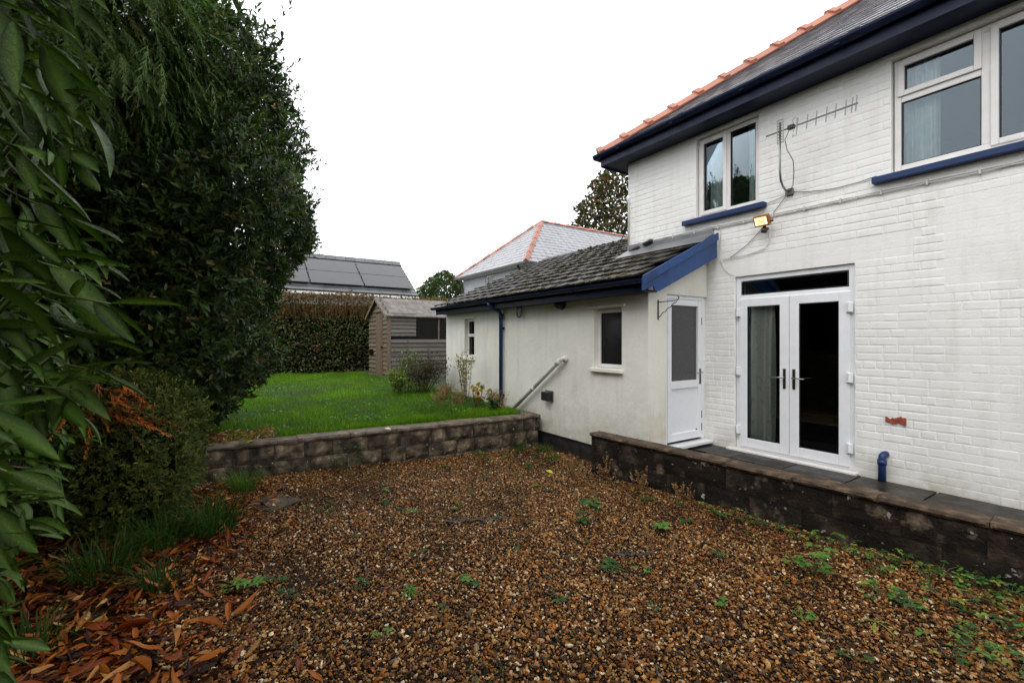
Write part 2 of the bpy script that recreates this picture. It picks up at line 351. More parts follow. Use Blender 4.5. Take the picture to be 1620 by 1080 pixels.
# ------------------------------------------------------------------ main house
HX0, HY, HZ = -5.23, 5.73, 4.55
house = empty('brick_house', (-1.5, 8.5, .2), 'white painted brick house with slate hip roof and dark blue gutters', 'house')
OPEN = [(-3.39, -2.055, .19, 2.47), (-3.966, -3.079, 3.36, 4.485), (-1.742, -.10, 3.33, 4.465)]
def wall_open(mb, x0, x1, z0, z1, ops, y0, y1, depth):
    xs = sorted({x0, x1, *[c for o in ops for c in o[:2]]}); zs = sorted({z0, z1, *[c for o in ops for c in o[2:]]})
    xs = [x for x in xs if x0 <= x <= x1]; zs = [z for z in zs if z0 <= z <= z1]
    for i in range(len(xs)-1):
        for j in range(len(zs)-1):
            cx, cz = (xs[i]+xs[i+1])/2, (zs[j]+zs[j+1])/2
            if any(o[0] < cx < o[1] and o[2] < cz < o[3] for o in ops): continue
            mb.quad((xs[i], y0, zs[j]), (xs[i+1], y0, zs[j]), (xs[i+1], y0, zs[j+1]), (xs[i], y0, zs[j+1]))
            mb.quad((xs[i], y1, zs[j]), (xs[i+1], y1, zs[j]), (xs[i+1], y1, zs[j+1]), (xs[i], y1, zs[j+1]))
    for a, b, c, d in ops:
        mb.quad((a, y0, c), (a, y1, c), (a, y1, d), (a, y0, d)); mb.quad((b, y0, c), (b, y1, c), (b, y1, d), (b, y0, d))
        mb.quad((a, y0, c), (b, y0, c), (b, y1, c), (a, y1, c)); mb.quad((a, y0, d), (b, y0, d), (b, y1, d), (a, y1, d))
    mb.quad((x0, y0, z0), (x0, y1, z0), (x0, y1, z1), (x0, y0, z1)); mb.quad((x1, y0, z0), (x1, y1, z0), (x1, y1, z1), (x1, y0, z1))
    return mb
def wmesh(mb, name, mat, parent):
    off = wloc(parent); me = bpy.data.meshes.new(name)
    me.from_pydata([(p[0]-off[0], p[1]-off[1], p[2]-off[2]) for p in mb.v], [], mb.f); me.materials.append(mat); me.update()
    return link(name, me, parent)
wall = wmesh(wall_open(MB(), HX0, 6, -.2, HZ+.2, OPEN, HY+.006, HY+.25, .25), 'front_wall', M['brickpaint'], house)
sw = MB(); sw.box(HX0, HX0+.22, HY+.26, 13, -.2, HZ); sw.box(5.78, 6, HY+.26, 13, -.2, HZ); sw.box(HX0+.22, 5.78, 12.8, 13, -.2, HZ)
sw.build('side_walls', M['brickpaint'], house)
# bricks: each proud of the painted joint, relief varying as the paint fills it
def brick_mesh(L, H, k):
    rr = random.Random(k); c = .005; P = 1.0
    j = lambda s=.002: rr.uniform(-s, s)
    h, w = H/2, L/2
    v = [(-w, 0, -h), (w, 0, -h), (w, 0, h), (-w, 0, h)]
    v += [(-w+c+j(), -P*.75, -h+.001+j(.001)), (w-c+j(), -P*.75, -h+.001+j(.001)), (w-c+j(), -P*.7, h-c+j()), (-w+c+j(), -P*.7, h-c+j())]
    v += [(-w*.82, -P, -h*.62), (w*.82, -P, -h*.62), (w*.82, -P*.95, h*.55), (-w*.82, -P*.95, h*.55)]
    f = [(0, 1, 5, 4), (1, 2, 6, 5), (2, 3, 7, 6), (3, 0, 4, 7), (4, 5, 9, 8), (5, 6, 10, 9), (6, 7, 11, 10), (7, 4, 8, 11), (8, 9, 10, 11)]
    me = bpy.data.meshes.new('brick'); me.from_pydata(v, [], f); me.materials.append(M['brickpaint']); me.update(); return me
COURSE, BL = .0815, .236
stret = [brick_mesh(BL-.004, COURSE-.007, k) for k in range(5)]; head = [brick_mesh(BL/2-.004, COURSE-.007, 20+k) for k in range(4)]
bricks = []
nc = int((HZ-.20)/COURSE)
for r in range(nc):
    z = .205+COURSE*(r+.5); header = (r % 4 == 2)
    x = HX0+(.118 if r % 2 else 0)+(.059 if header else 0)
    if x > HX0+.01: bricks.append((HX0+(x-HX0)/2, z, (x-HX0), 'cut'))
    while x < .75:
        hd = header or R.random() < .13
        L = BL/2 if hd else BL
        bricks.append((x+L/2, z, L, 'h' if hd else 's')); x += L
out = []
for (x, z, L, t) in bricks:
    segs = [(x-L/2, x+L/2)]
    for a, b, c, d in OPEN:
        if z+COURSE/2 > c-.005 and z-COURSE/2 < d+.005:
            ns = []
            for s0, s1 in segs:
                if s1 <= a or s0 >= b: ns.append((s0, s1)); continue
                if s0 < a-.03: ns.append((s0, a))
                if s1 > b+.03: ns.append((b, s1))
            segs = ns
    for s0, s1 in segs:
        if s1-s0 < .03: continue
        xc = (s0+s1)/2
        if xc < -3.8 and xc > HX0 and z < 2.9 and xc < -3.82: continue  # hidden by the extension
        out.append((xc, z, s1-s0))
def relief(x, z):
    n = mnoise.noise(Vector((x*.9, z*1.1, 3.1))); n2 = mnoise.noise(Vector((x*6, z*13, 9)))
    p = .0034+.0042*n+.0028*n2
    if x > -1.45: p *= .7
    if x > -1.42 and 2.18 < z < 2.95: p *= .22
    if -3.75 < x < -1.55 and 2.47 < z < 2.74: p *= .12
    return max(.0004, min(.011, p))
out.sort(key=lambda q: (q[0]**2+HY**2+(q[1]-1.65)**2)/(q[2]))
stuff = MB(); cnt = 0
for i, (x, z, L) in enumerate(out):
    me = R.choice(stret) if L > .17 else R.choice(head); nl = (BL if L > .17 else BL/2)-.004
    if cnt < 300 and -1.05+.9 > x:
        o = link('brick', me, wall, Vector((x, HY+.006, z+R.uniform(-.002, .002)))-wloc(wall))
        o.scale = ((L-.004)/nl, relief(x, z), 1); o.rotation_euler = (0, R.uniform(-.006, .006), 0); cnt += 1
    else:
        p = relief(x, z); sx = (L-.004)/nl; dz = R.uniform(-.002, .002)
        stuff.add([(x+v.co.x*sx, HY+.006+v.co.y*p, z+dz+v.co.z) for v in me.vertices], [tuple(f.vertices) for f in me.polygons])
so = wmesh(stuff, 'brickwork', M['brickpaint'], wall); so['kind'] = 'stuff'
# bare patch where a brick face has lost its paint
bp = MB(); pts = []
for k in range(13): pts.append((-1.785+.165*k/12, HY-.013, .808+R.uniform(-.008, .008)+.010*math.sin(k)))
for k in range(12, -1, -1): pts.append((-1.785+.165*k/12, HY-.013, .868+R.uniform(-.010, .006)-.012*math.sin(k*.5)))
bp.prism(pts, (0, .016, 0)); o = bp.build('bare_brick_patch', M['redbrick'], wall); o['label'] = 'red brick face where the white paint has flaked off'
# interiors
rm = MB()
def room(mb, x0, x1, y0, y1, z0, z1):
    mb.quad((x0, y1, z0), (x1, y1, z0), (x1, y1, z1), (x0, y1, z1)); mb.quad((x0, y0, z0), (x0, y1, z0), (x0, y1, z1), (x0, y0, z1))
    mb.quad((x1, y0, z0), (x1, y1, z0), (x1, y1, z1), (x1, y0, z1)); mb.quad((x0, y0, z0), (x1, y0, z0), (x1, y1, z0), (x0, y1, z0))
    mb.quad((x0, y0, z1), (x1, y0, z1), (x1, y1, z1), (x0, y1, z1))
room(rm, -4.9, -2.5, HY+.26, 9, 2.75, 4.7); room(rm, -2.4, 3, HY+.26, 9.5, 2.75, 4.7)
wmesh(rm, 'upper_rooms', M['room'], house)
rm = MB(); room(rm, -4.6, 1, HY+.26, 10, .15, 2.6); wmesh(rm, 'living_room', M['darkroom'], house)
def curtain(name, x0, x1, y, z0, z1, mat, parent, waves=6, amp=.03, taper=0):
    nx, nz = waves*8, 10; V = []; F = []
    for j in range(nz+1):
        t = j/nz
        for i in range(nx+1):
            s = i/nx; xx = x0+(x1-x0)*s; xx = xx+(taper*(1-t)*(1-s))
            V.append((xx, y+amp*math.sin(s*waves*2*math.pi+.7*math.sin(t*3))+amp*.4*math.sin(s*waves*5+t*2), z0+(z1-z0)*t))
    for j in range(nz):
        for i in range(nx): a = j*(nx+1)+i; F.append((a, a+1, a+nx+2, a+nx+1))
    mb = MB().add(V, F); return wmesh(mb, name, mat, parent)
def window(parent, x0, x1, z0, z1, y, lights, mat, mull=(), tran=None, fw=.055):
    """lights: (x0,x1,z0,z1,casement?)"""
    w = MB(); w.frame(x0, x1, z0, z1, y, y+.07, fw)
    for mx in mull: w.box(mx-.03, mx+.03, y+.002, y+.068, z0+fw, z1-fw)
    for (a, b, zz) in (tran or ()): w.box(a, b, y+.003, y+.067, zz-.03, zz+.03)
    win = w.build('window', mat, parent, bevel=.006)
    for (a, b, c, d, cas) in lights:
        if cas:
            f = MB(); f.frame(a, b, c, d, y-.018, y+.03, .052); f.build('casement', mat, win, bevel=.006)
            gq = (a+.052, b-.052, c+.052, d-.052)
        else: gq = (a, b, c, d)
        e = MB(); e.frame(gq[0]-.002, gq[1]+.002, gq[2]-.002, gq[3]+.002, y+.006, y+.05, .009); e.build('gasket', M['gasket'], win)
        p = MB(); p.box(gq[0]+.004, gq[1]-.004, y+.024, y+.030, gq[2]+.004, gq[3]-.004); p.build('pane', M['glass'], win)
    return win
w1 = window(house, -3.955, -3.09, 3.372, 4.475, HY+.05, [(-3.925, -3.53, 3.40, 4.445, 1), (-3.485, -3.145, 3.427, 4.42, 0)], M['upvcold'], mull=[-3.512])
curtain('curtain', -3.86, -3.60, HY+.17, 3.30, 4.47, M['curtain'], w1, 5, .022)
curtain('curtain', -3.14, -3.30, HY+.18, 3.30, 4.47, M['curtain'], w1, 3, .02, taper=-.02)
w2 = window(house, -1.73, -.11, 3.342, 4.455, HY+.05, [(-1.70, -1.10, 4.085, 4.43, 1), (-1.675, -1.105, 3.397, 4.03, 0), (-1.045, -.14, 3.365, 4.43, 1)], M['upvcold'],
            mull=[-1.075], tran=[(-1.675, -1.105, 4.055)])
curtain('curtain', -1.72, -1.42, HY+.20, 3.25, 4.45, M['curtain'], w2, 4, .028)
curtain('curtain', -.35, -.08, HY+.20, 3.25, 4.45, M['curtain'], w2, 4, .028)
for x0, x1, z0 in ((-4.145, -2.978, 3.285), (-1.88, .05, 3.245)):
    MB().box(x0, x1, HY-.085, HY+.05, z0, z0+.065).build('window_sill', M['pipeblue'], house, bevel=.006)
for x0, x1, z in ((-4.02, -3.03, 4.487), (-1.80, -.05, 4.467)):
    MB().box(x0, x1, HY-.012, HY+.04, z, z+.035).build('head_trim', M['upvcold'], house, bevel=.004)
# french doors
fd = MB(); y = HY+.035
fd.frame(-3.385, -2.06, .235, 2.465, y, y+.07, .06); fd.box(-3.325, -2.12, y+.002, y+.068, 2.165, 2.225)
door = fd.build('french_doors', M['upvc'], house, bevel=.005)
p = MB(); p.box(-3.31, -2.135, y+.025, y+.031, 2.24, 2.392); p.build('top_pane', M['doorglass'], door)
MB().frame(-3.322, -2.123, 2.228, 2.402, y+.004, y+.05, .013).build('gasket', M['gasket'], door)
for a, b in ((-3.34, -2.728), (-2.722, -2.105)):
    MB().frame(a, b, .27, 2.175, y-.02, y+.03, .105, .105, .115).build('door_leaf', M['upvc'], door, bevel=.006)
    MB().frame(a+.102, b-.102, .382, 2.073, y-.012, y+.02, .010).build('gasket', M['gasket'], door)
    MB().box(a+.110, b-.110, y+.002, y+.008, .391, 2.064).build('pane', M['doorglass'], door)
for s, xc in ((-1, -2.775), (1, -2.668)):
    MB().box(xc-.016, xc+.016, y-.030, y-.0205, 1.06, 1.30).build('handle_plate', M['bronze'], door, bevel=.004)
    h = MB(); h.tube([(xc, y-.03, 1.195), (xc, y-.075, 1.195)], .009, 8); h.tube([(xc, y-.070, 1.195), (xc+s*.13, y-.070, 1.190)], .008, 8)
    h.build('handle', M['steel'], door, True)
for xc in (-3.345, -2.10):
    for zc in (.48, 1.24, 2.0):
        hb = MB(); hb.box(xc-.03, xc+.03, y-.042, y-.0205, zc-.055, zc+.055); hb.tube([(xc, y-.05, zc-.05), (xc, y-.05, zc+.05)], .013, 8); hb.build('hinge', M['upvc'], door, bevel=.003)
curtain('curtain', -3.28, -2.97, HY+.17, .22, 2.2, M['patcurtain'], door, 4, .045)
MB().box(-3.47, -2.02, HY-.075, HY+.034, .195, .236).build('door_sill', M['upvcold'], house, bevel=.005)
# roof
EY, EX, EZ, PT = 5.41, -5.55, 4.70, .74
roof = MB(); hx, hy = 3.85, 3.85  # half depth
x0, x1, y0, y1 = EX, 6.32, EY, 13.3; ym = (y0+y1)/2; rise = (ym-y0)*PT; zz = EZ-.02
A, B, C, D = (x0, y0, zz), (x1, y0, zz), (x1, y1, zz), (x0, y1, zz); P, Q = (x0+(ym-y0), ym, zz+rise), (x1-(ym-y0), ym, zz+rise)
roof.add([A, B, C, D, P, Q], [(0, 1, 5, 4), (1, 2, 5), (2, 3, 4, 5), (3, 0, 4)])
roofo = wmesh(roof, 'roof', M['darkslate'], house)
nrm = Vector((0, -PT, 1)).normalized(); up = Vector((0, 1, PT)).normalized()
def slab_mesh(name, w, l, t, mat, k=0, cut=0):
    rr = random.Random(k); j = lambda s: rr.uniform(-s, s)
    v = [(-w/2+j(.002), 0+j(.004), 0), (w/2+j(.002), 0+j(.004), 0), (w/2, l, 0), (-w/2, l, 0)]
    v += [(a, b, t) for a, b, c in v]
    me = MB().add(v, [(0, 3, 2, 1), (4, 5, 6, 7), (0, 1, 5, 4), (1, 2, 6, 5), (2, 3, 7, 6), (3, 0, 4, 7)]).mesh(name, mat); return me
slm = [slab_mesh('slate', .292, .36, .018, M['slate'], k) for k in range(5)]
ang = math.atan(PT)
ns = 0; sl_rest = MB()
for i in range(18):
    s = i*.205; off = .15*(i % 2); xl = EX+s*math.cos(ang)+.10
    k = 0
    while True:
        xc = EX+.1+off+.30*k; k += 1
        if xc-.10 < xl: continue
        if xc > .2: break
        lift = .020
        base = Vector((xc, EY, EZ))+up*s+nrm*lift
        tilt = R.uniform(-.004, .006)
        if ns < 300 and xc < -.35:
            o = link('slate', R.choice(slm), roofo, base-wloc(roofo)); o.rotation_euler = (ang-.048+tilt, R.uniform(-.006, .006), R.uniform(-.006, .006)); ns += 1
        else:
            me = R.choice(slm); sl_rest.add([base+Vector((v.co.x, 0, 0))+up*v.co.y+nrm*(v.co.z+.012-.048*v.co.y) for v in me.vertices], [tuple(f.vertices) for f in me.polygons])
if sl_rest.v: tag(wmesh(sl_rest, 'slating', M['slate'], roofo), kind='stuff')
# hip tiles of terracotta
hd = Vector((1, 1, PT)).normalized(); side = Vector((1, -1, 0)).normalized(); hn = hd.cross(side).normalized()
hn = hn if hn.z > 0 else -hn
hp0 = Vector((EX-.01, EY-.01, EZ+.02))
def hiptile(L=.47):
    mb = MB(); prof = [(-.17, -.070), (-.06, .045), (0, .070), (.06, .045), (.17, -.070)]
    V = []
    for t, e in ((0, .038), (.085, .034), (.087, .006), (L, 0)):
        for a, b in prof: V.append(hd*t+side*(a*(1+e*2))+hn*(b+e))
        for a, b in prof[::-1]: V.append(hd*t+side*(a*.93)+hn*(b-.016))
    F = []
    for r in range(3):
        for k in range(10): F.append((r*10+k, r*10+(k+1) % 10, (r+1)*10+(k+1) % 10, (r+1)*10+k))
    F += [tuple(range(10)), tuple(range(30, 40))]
    return mb.add(V, F).mesh('hip_tile', M['terracotta'])
htm = hiptile()
for i in range(12):
    o = link('hip_tile', htm, roofo, hp0+hd*(.43*i)+hn*.03-wloc(roofo)); o.rotation_euler = (R.uniform(-.01, .01), R.uniform(-.01, .01), R.uniform(-.01, .01))
# eaves
MB().box(EX+.02, 6.3, EY+.02, HY+.004, HZ-.012, HZ+.01).build('soffit', M['navy'], house)
MB().box(EX+.02, HX0+.002, HY+.006, 13, HZ-.012, HZ+.01).build('soffit', M['navy'], house)
MB().box(EX+.01, 6.3, EY, EY+.018, HZ-.02, EZ+.02).build('fascia', M['navy'], house)
MB().box(EX, EX+.018, EY+.02, 13.3, HZ-.03, EZ-.02).build('fascia', M['navy'], house)
def gutter(mb, p0, p1, r, outv, nseg=8):
    p0, p1, outv = Vector(p0), Vector(p1), Vector(outv)
    pr = [(math.cos(math.pi*k/nseg), -math.sin(math.pi*k/nseg)) for k in range(nseg+1)]
    pr = [(a*r, b*r) for a, b in pr] + [(a*(r-.004), b*(r-.004)) for a, b in pr[::-1]]
    n = len(pr); V = [p+outv*a+Vector((0, 0, b)) for p in (p0, p1) for a, b in pr]
    F = [(k, (k+1) % n, n+(k+1) % n, n+k) for k in range(n)]+[tuple(range(nseg+1)), tuple(range(n, n+nseg+1))]
    return mb.add(V, F)
gm = MB(); gutter(gm, (EX-.06, EY-.062, EZ+.005), (6.3, EY-.062, EZ+.005), .062, (0, -1, 0))
for xx in np.arange(EX+.5, 1, 1.0): gm.box(xx-.02, xx+.02, EY-.128, EY-.002, EZ-.06, EZ-.052)
gm.build('gutter', M['navy'], house)
for xx in (-3.9, -1.9, .1):
    gj = MB(); gutter(gj, (xx-.05, EY-.062, EZ+.006), (xx+.05, EY-.062, EZ+.006), .0685, (0, -1, 0)); gj.build('gutter_joint', M['navy'], house)
gm = MB(); gutter(gm, (EX-.062, EY-.05, EZ+.005), (EX-.062, 13.3, EZ+.005), .062, (-1, 0, 0)); gm.build('gutter', M['navy'], house)
# cables and pipe on the wall
def sag(p0, p1, n=24, wob=.004, sg=0.0, seed=1):
    rr = random.Random(seed); p0, p1 = Vector(p0), Vector(p1)
    return [p0.lerp(p1, t/n)+Vector((rr.uniform(-wob, wob), rr.uniform(-wob/3, wob/3), rr.uniform(-wob, wob)-sg*4*(t/n)*(1-t/n))) for t in range(n+1)]
cb = MB(); cb.tube(sag((-5.0, HY-.018, 3.195), (.5, HY-.018, 3.145), 50, .004), .0065, 6); cb.tube(sag((-5.0, HY-.018, 3.177), (.5, HY-.018, 3.127), 50, .004, seed=4), .005, 6)
cbo = cb.build('wall_cable', M['whitecable'], house, True)
for i in range(14):
    x = -4.7+.36*i; MB().box(x-.008, x+.008, HY-.028, HY-.002, 3.160-.0091*(x+5), 3.212-.0091*(x+5)).build('cable_clip', M['whitecable'], cbo)
cb = MB(); cb.tube([(-3.60, HY-.015, 3.175), (-3.585, HY-.015, 3.16), (-3.58, HY-.015, 3.1), (-3.585, HY-.015, 2.72), (-3.57, HY-.015, 2.66)], .006, 6)
cb.tube([(-2.95, HY-.015, 2.99), (-2.93, HY-.013, 2.86), (-2.99, HY-.013, 2.78), (-3.2, HY-.013, 2.735), (-3.56, HY-.013, 2.715)], .0045, 6)
cb.tube([(-3.57, HY-.015, 2.66), (-3.53, HY-.013, 2.60), (-3.47, HY-.013, 2.53), (-3.39, HY-.013, 2.49)], .004, 6)
cb.build('wall_cable', M['whitecable'], house, True)
cb = MB(); cb.tube([(-2.70, HY-.02, 3.40), (-2.80, HY-.012, 3.30), (-2.93, HY-.012, 3.15), (-3.06, HY-.012, 3.0), (-3.22, HY-.012, 2.86), (-3.45, HY-.012, 2.73)], .004, 6)
cb.tube(sag((-2.68, HY-.015, 3.40), (-1.86, HY-.012, 3.335), 12, .003, .055, 3), .0045, 6); cb.tube(sag((-2.72, HY-.012, 3.38), (-3.02, HY-.012, 3.33), 6, .002, .01, 5), .003, 6)
cb.build('aerial_cable', M['greycable'], house, True)
cp = MB(); cp.tube([(HX0+.03, HY-.02, 3.02), (HX0+.03, HY-.02, 3.90), (HX0+.012, HY-.018, 3.96), (HX0-.02, HY+.0, 3.98)], .014, 8); cp.build('conduit', M['whitecable'], house, True)
for x, z in ((-5.05, 3.11), (-4.78, 3.17)):
    jb = MB(); jb.tube([(x-.11, HY-.03, z-.02), (x-.09, HY-.035, z-.015), (x+.06, HY-.035, z+.01), (x+.085, HY-.03, z+.013)], [.012, .035, .035, .012], 10); jb.build('cable_joint', M['black'], house, True)
pp = MB(); pp.tube([(-1.80, HY-.05, .19), (-1.80, HY-.05, .435), (-1.798, HY-.045, .465), (-1.79, HY-.02, .48), (-1.785, HY+.02, .485)], .034, 12); pp.tube([(-1.80, HY-.05, .38), (-1.80, HY-.05, .43)], .040, 12)
pp.build('waste_pipe', M['pipeblue'], house, True)

# ------------------------------------------------------------------ extension
EXR, EXL, EF = -3.80, -9.655, 4.52
ext = empty('house_extension', (-6.7, 5.2, .15), 'low white rendered extension with mossy tiled lean-to roof and blue bargeboard', 'extension')
EW = [(-8.74, -8.30, 1.275, 2.085), (-4.76, -4.235, 1.255, 2.075)]
ew = wmesh(wall_open(MB(), EXL, EXR, .15, 2.42, EW, EF, EF+.2, .2), 'front_wall', M['render'], ext)
MB().box(EXL+.02, EXR-.02, EF+.025, EF+.2, -.25, .15).build('plinth', M['plinth'], ext)
def rz(yv): return 2.40+.4345*(yv-4.27)
# end wall with door opening
DO = (4.868, 5.70, .25, 2.235)
e = MB()
e.prism([(EXR+.004, EF+.001, .0), (EXR+.004, DO[0], .0), (EXR+.004, DO[0], rz(DO[0])-.06), (EXR+.004, EF+.001, rz(EF)-.06)], (-.2, 0, 0))
e.prism([(EXR+.004, DO[0], DO[3]), (EXR+.004, HY, DO[3]), (EXR+.004, HY, rz(HY)-.06), (EXR+.004, DO[0], rz(DO[0])-.06)], (-.2, 0, 0))
e.build('end_wall', M['endrender'], ext)
e = MB(); e.box(EXR-.2, EXR-.03, DO[1], HY+.004, .0, DO[3]); e.build('door_jamb', M['brickpaint'], ext)
lw = MB(); lw.prism([(EXL, EF+.2, -.2), (EXL, 10.4, -.2), (EXL, 10.4, 2.4), (EXL, 7.4, rz(7.4)-.08), (EXL, EF+.2, rz(EF+.2)-.08)], (.2, 0, 0)); lw.build('gable_wall', M['render'], ext)
lw = MB(); lw.box(EXL+.2, HX0-.01, 10.2, 10.4, -.2, 2.4); lw.build('rear_wall', M['render'], ext)
rm = MB(); room(rm, EXL+.2, EXR-.25, EF+.21, HY-.01, .15, 2.33); wmesh(rm, 'kitchen_room', M['darkroom'], ext)
x = EXR-.035
dd = MB(); dd.box(x-.06, x+.012, DO[0]+.002, DO[0]+.05, DO[2]+.03, DO[3]-.002); dd.box(x-.06, x+.012, DO[1]-.05, DO[1]-.002, DO[2]+.03, DO[3]-.002)
dd.box(x-.06, x+.012, DO[0]+.05, DO[1]-.05, DO[3]-.05, DO[3]-.002); dr = dd.build('side_door', M['upvc'], ext, bevel=.004)
lf = MB(); a, b = DO[0]+.055, DO[1]-.062
lf.box(x-.05, x+.02, a, a+.075, .31, 2.18); lf.box(x-.05, x+.02, b-.075, b, .31, 2.18)
lf.box(x-.05, x+.02, a+.075, b-.075, 2.10, 2.18); lf.box(x-.05, x+.02, a+.075, b-.075, .31, .41); lf.box(x-.05, x+.02, a+.075, b-.075, 1.0, 1.10)
lf.build('door_leaf', M['upvc'], dr, bevel=.006)
MB().box(x-.02, x-.005, a+.075, b-.075, .41, 1.0).build('door_panel', M['upvc'], dr)
MB().box(x-.02, x-.012, a+.075, b-.075, 1.10, 2.10).build('pane', M['obscure'], dr)
MB().box(x-.04, x+.008, b+.001, b+.012, .31, 2.18).build('door_gap', M['gasket'], dr)
for zc in (.45, .62, 1.9): MB().box(x-.02, x+.022, b-.004, b+.010, zc-.05, zc+.05).build('lock_keep', M['gasket'], dr)
for ya in (a+.085, b-.085): MB().box(x-.004, x+.004, ya-.012, ya+.012, .413, .43).build('drip_mark', M['gasket'], dr)
MB().box(x+.02, x+.028, b-.052, b-.022, 1.04, 1.25).build('handle_plate', M['bronze'], dr, bevel=.003)
h = MB(); h.tube([(x+.028, b-.037, 1.2), (x+.065, b-.037, 1.2)], .008, 8); h.tube([(x+.062, b-.037, 1.2), (x+.062, b-.155, 1.2)], .008, 8); h.build('handle', M['steel'], dr, True)
MB().box(EXR-.06, EXR+.10, DO[0]-.01, DO[1]+.026, .235, .275).build('door_sill', M['upvc'], ext, bevel=.005)
# windows of the extension
for (a, b, c, d), tr in ((EW[0], 1.74), (EW[1], None)):
    fy = EF+.07; f = MB(); fw = .05
    f.frame(a+.004, b-.004, c+.004, d-.004, fy, fy+.06, fw)
    if tr: f.box(a+.05, b-.05, fy+.002, fy+.058, tr-.03, tr+.03)
    wo = f.build('window', M['upvcold'], ext, bevel=.005)
    for (q0, q1) in (((c+.054, tr-.03), (tr+.03, d-.054)) if tr else ((c+.054, d-.054),)):
        MB().box(a+.056, b-.056, fy+.02, fy+.026, q0+.002, q1-.002).build('pane', M['blackglass'], wo)
        if not tr: MB().box(a+.13, a+.142, fy+.006, fy+.019, 1.58, 1.68).build('handle', M['bronze'], wo)
    MB().box(a-.12, b+.07, EF-.035, EF+.01, d+.012, d+.040).build('window_head', M['endrender'], ext, bevel=.005)
    MB().box(a-.05, b+.03, EF-.055, EF+.06, c-.055, c-.003).build('window_sill', M['endrender'], ext, bevel=.008)
# roof of the extension
RX0, RX1, RY0, RY1 = -9.74, -3.62, 4.27, 7.40
rf = MB(); rf.prism([(RX0, RY0+.02, rz(RY0)-.05), (RX0, RY1, rz(RY1)-.04), (RX0, RY1, rz(RY1)-.1), (RX0, RY0+.02, rz(RY0)-.11)], (HX0-.01-RX0, 0, 0))
rf.prism([(HX0-.01, RY0+.02, rz(RY0)-.05), (HX0-.01, HY-.005, rz(HY)-.04), (HX0-.01, HY-.005, rz(HY)-.1), (HX0-.01, RY0+.02, rz(RY0)-.11)], (RX1-HX0-.02, 0, 0))
rf.prism([(RX0, RY1+.002, rz(RY1)-.02), (RX0, 10.5, 2.45), (RX0, 10.5, 2.39), (RX0, RY1+.002, rz(RY1)-.08)], (HX0-.01-RX0, 0, 0))
ero = rf.build('roof', M['tile'], ext)
ea = math.atan(.4345); eup = Vector((0, 1, .4345)).normalized(); en = Vector((0, -.4345, 1)).normalized()
def tile_mesh(k):
    rr = random.Random(k); w, l = .326, .36; mb = MB()
    prof = [(-w/2, 0), (-w/2+.03, .016), (-w/2+.06, .018), (0, .010), (w/2-.05, .016), (w/2, .020)]
    V = []
    for yv in (0, l):
        for a, b in prof: V.append((a, yv+rr.uniform(-.006, .006), b+.010+rr.uniform(-.002, .002)))
        for a, b in prof[::-1]: V.append((a, yv, b-.012))
    n = 12; F = [(k, (k+1) % n, n+(k+1) % n, n+k) for k in range(n)]+[tuple(range(n)), tuple(range(n, 2*n))]
    return mb.add(V, F).mesh('roof_tile', M['tile'])
tms = [tile_mesh(k) for k in range(5)]
moss_p = []
for i in range(12):
    s = i*.283; yb = RY0+s*eup.y
    xr = RX1 if yb < HY-.28 else HX0-.02
    off = .165*(i % 2); k = 0
    while True:
        xc = RX0+.165+off+.333*k; k += 1
        if xc+.16 > xr+.03: break
        b = Vector((xc, RY0, 2.40))+eup*s+en*(.012+R.uniform(0, .006))
        o = link('roof_tile', R.choice(tms), ero, b-wloc(ero)); o.rotation_euler = (ea-.075+R.uniform(-.012, .01), R.uniform(-.012, .012), R.uniform(-.02, .02))
        if xc > -8.8 or R.random() < .3:
            for q in range(R.choice((0, 2, 5, 8, 11)) if xc > -7.4 else R.choice((0, 0, 2, 5))):
                moss_p.append(b+eup*R.uniform(-.03, .04)+Vector((R.uniform(-.17, .17), 0, 0))+en*.02)
def ridge_moss(n):
    return [Vector((R.uniform(RX0+1.5, HX0), RY1+R.uniform(-.1, .02), rz(RY1)+R.uniform(-.02, .04))) for _ in range(n)]
moss_p += ridge_moss(220)
bm = bmesh.new(); bmesh.ops.create_icosphere(bm, subdivisions=1, radius=1); icoV = np.array([v.co[:] for v in bm.verts]); icoT = np.array([[v.index for v in f.verts] for f in bm.faces]); bm.free()
mp = np.array([p[:] for p in moss_p]); n = len(mp)
mo = scatter('moss', (icoV, icoT), mp, np.tile([[1., 0, 0]], (n, 1))+rng.normal(0, .3, (n, 3)), np.tile([[0, -.4, 1.]], (n, 1)),
             np.stack([rng.uniform(.012, .045, n), rng.uniform(.012, .035, n), rng.uniform(.008, .022, n)], 1), np.ones((n, 3)), M['moss'], ero, 'stuff')
for i in range(14):
    x = RX0+.16+.33*i
    if x > HX0-.1: break
    rt = MB(); rt.prism([(x-.16, RY1-.12, rz(RY1)-.03), (x-.16, RY1, rz(RY1)+.05), (x-.16, RY1+.12, rz(RY1)-.03), (x-.16, RY1+.10, rz(RY1)-.05), (x-.16, RY1, rz(RY1)+.03), (x-.16, RY1-.10, rz(RY1)-.05)], (.325, 0, 0)); rt.build('ridge_tile', M['tile'], ero)
fl = MB(); fl.prism([(HX0-.02, 5.44, rz(5.44)+.05), (HX0-.02, HY-.012, rz(HY)+.075), (HX0-.02, HY-.012, rz(HY)+.067), (HX0-.02, 5.44, rz(5.44)+.042)], (RX1-HX0-.03, 0, 0))
fl.box(HX0, RX1-.07, HY-.022, HY-.010, rz(HY)+.06, rz(HY)+.16)
fl.build('lead_flashing', M['lead'], ext, bevel=.004)
MB().box(RX0+.02, RX1-.04, RY0+.02, RY0+.04, rz(RY0)-.19, rz(RY0)-.02).build('fascia', M['navy'], ext)
MB().box(RX0+.03, RX1-.04, RY0+.042, EF+.002, rz(RY0)-.175, rz(RY0)-.155).build('soffit', M['navy'], ext)
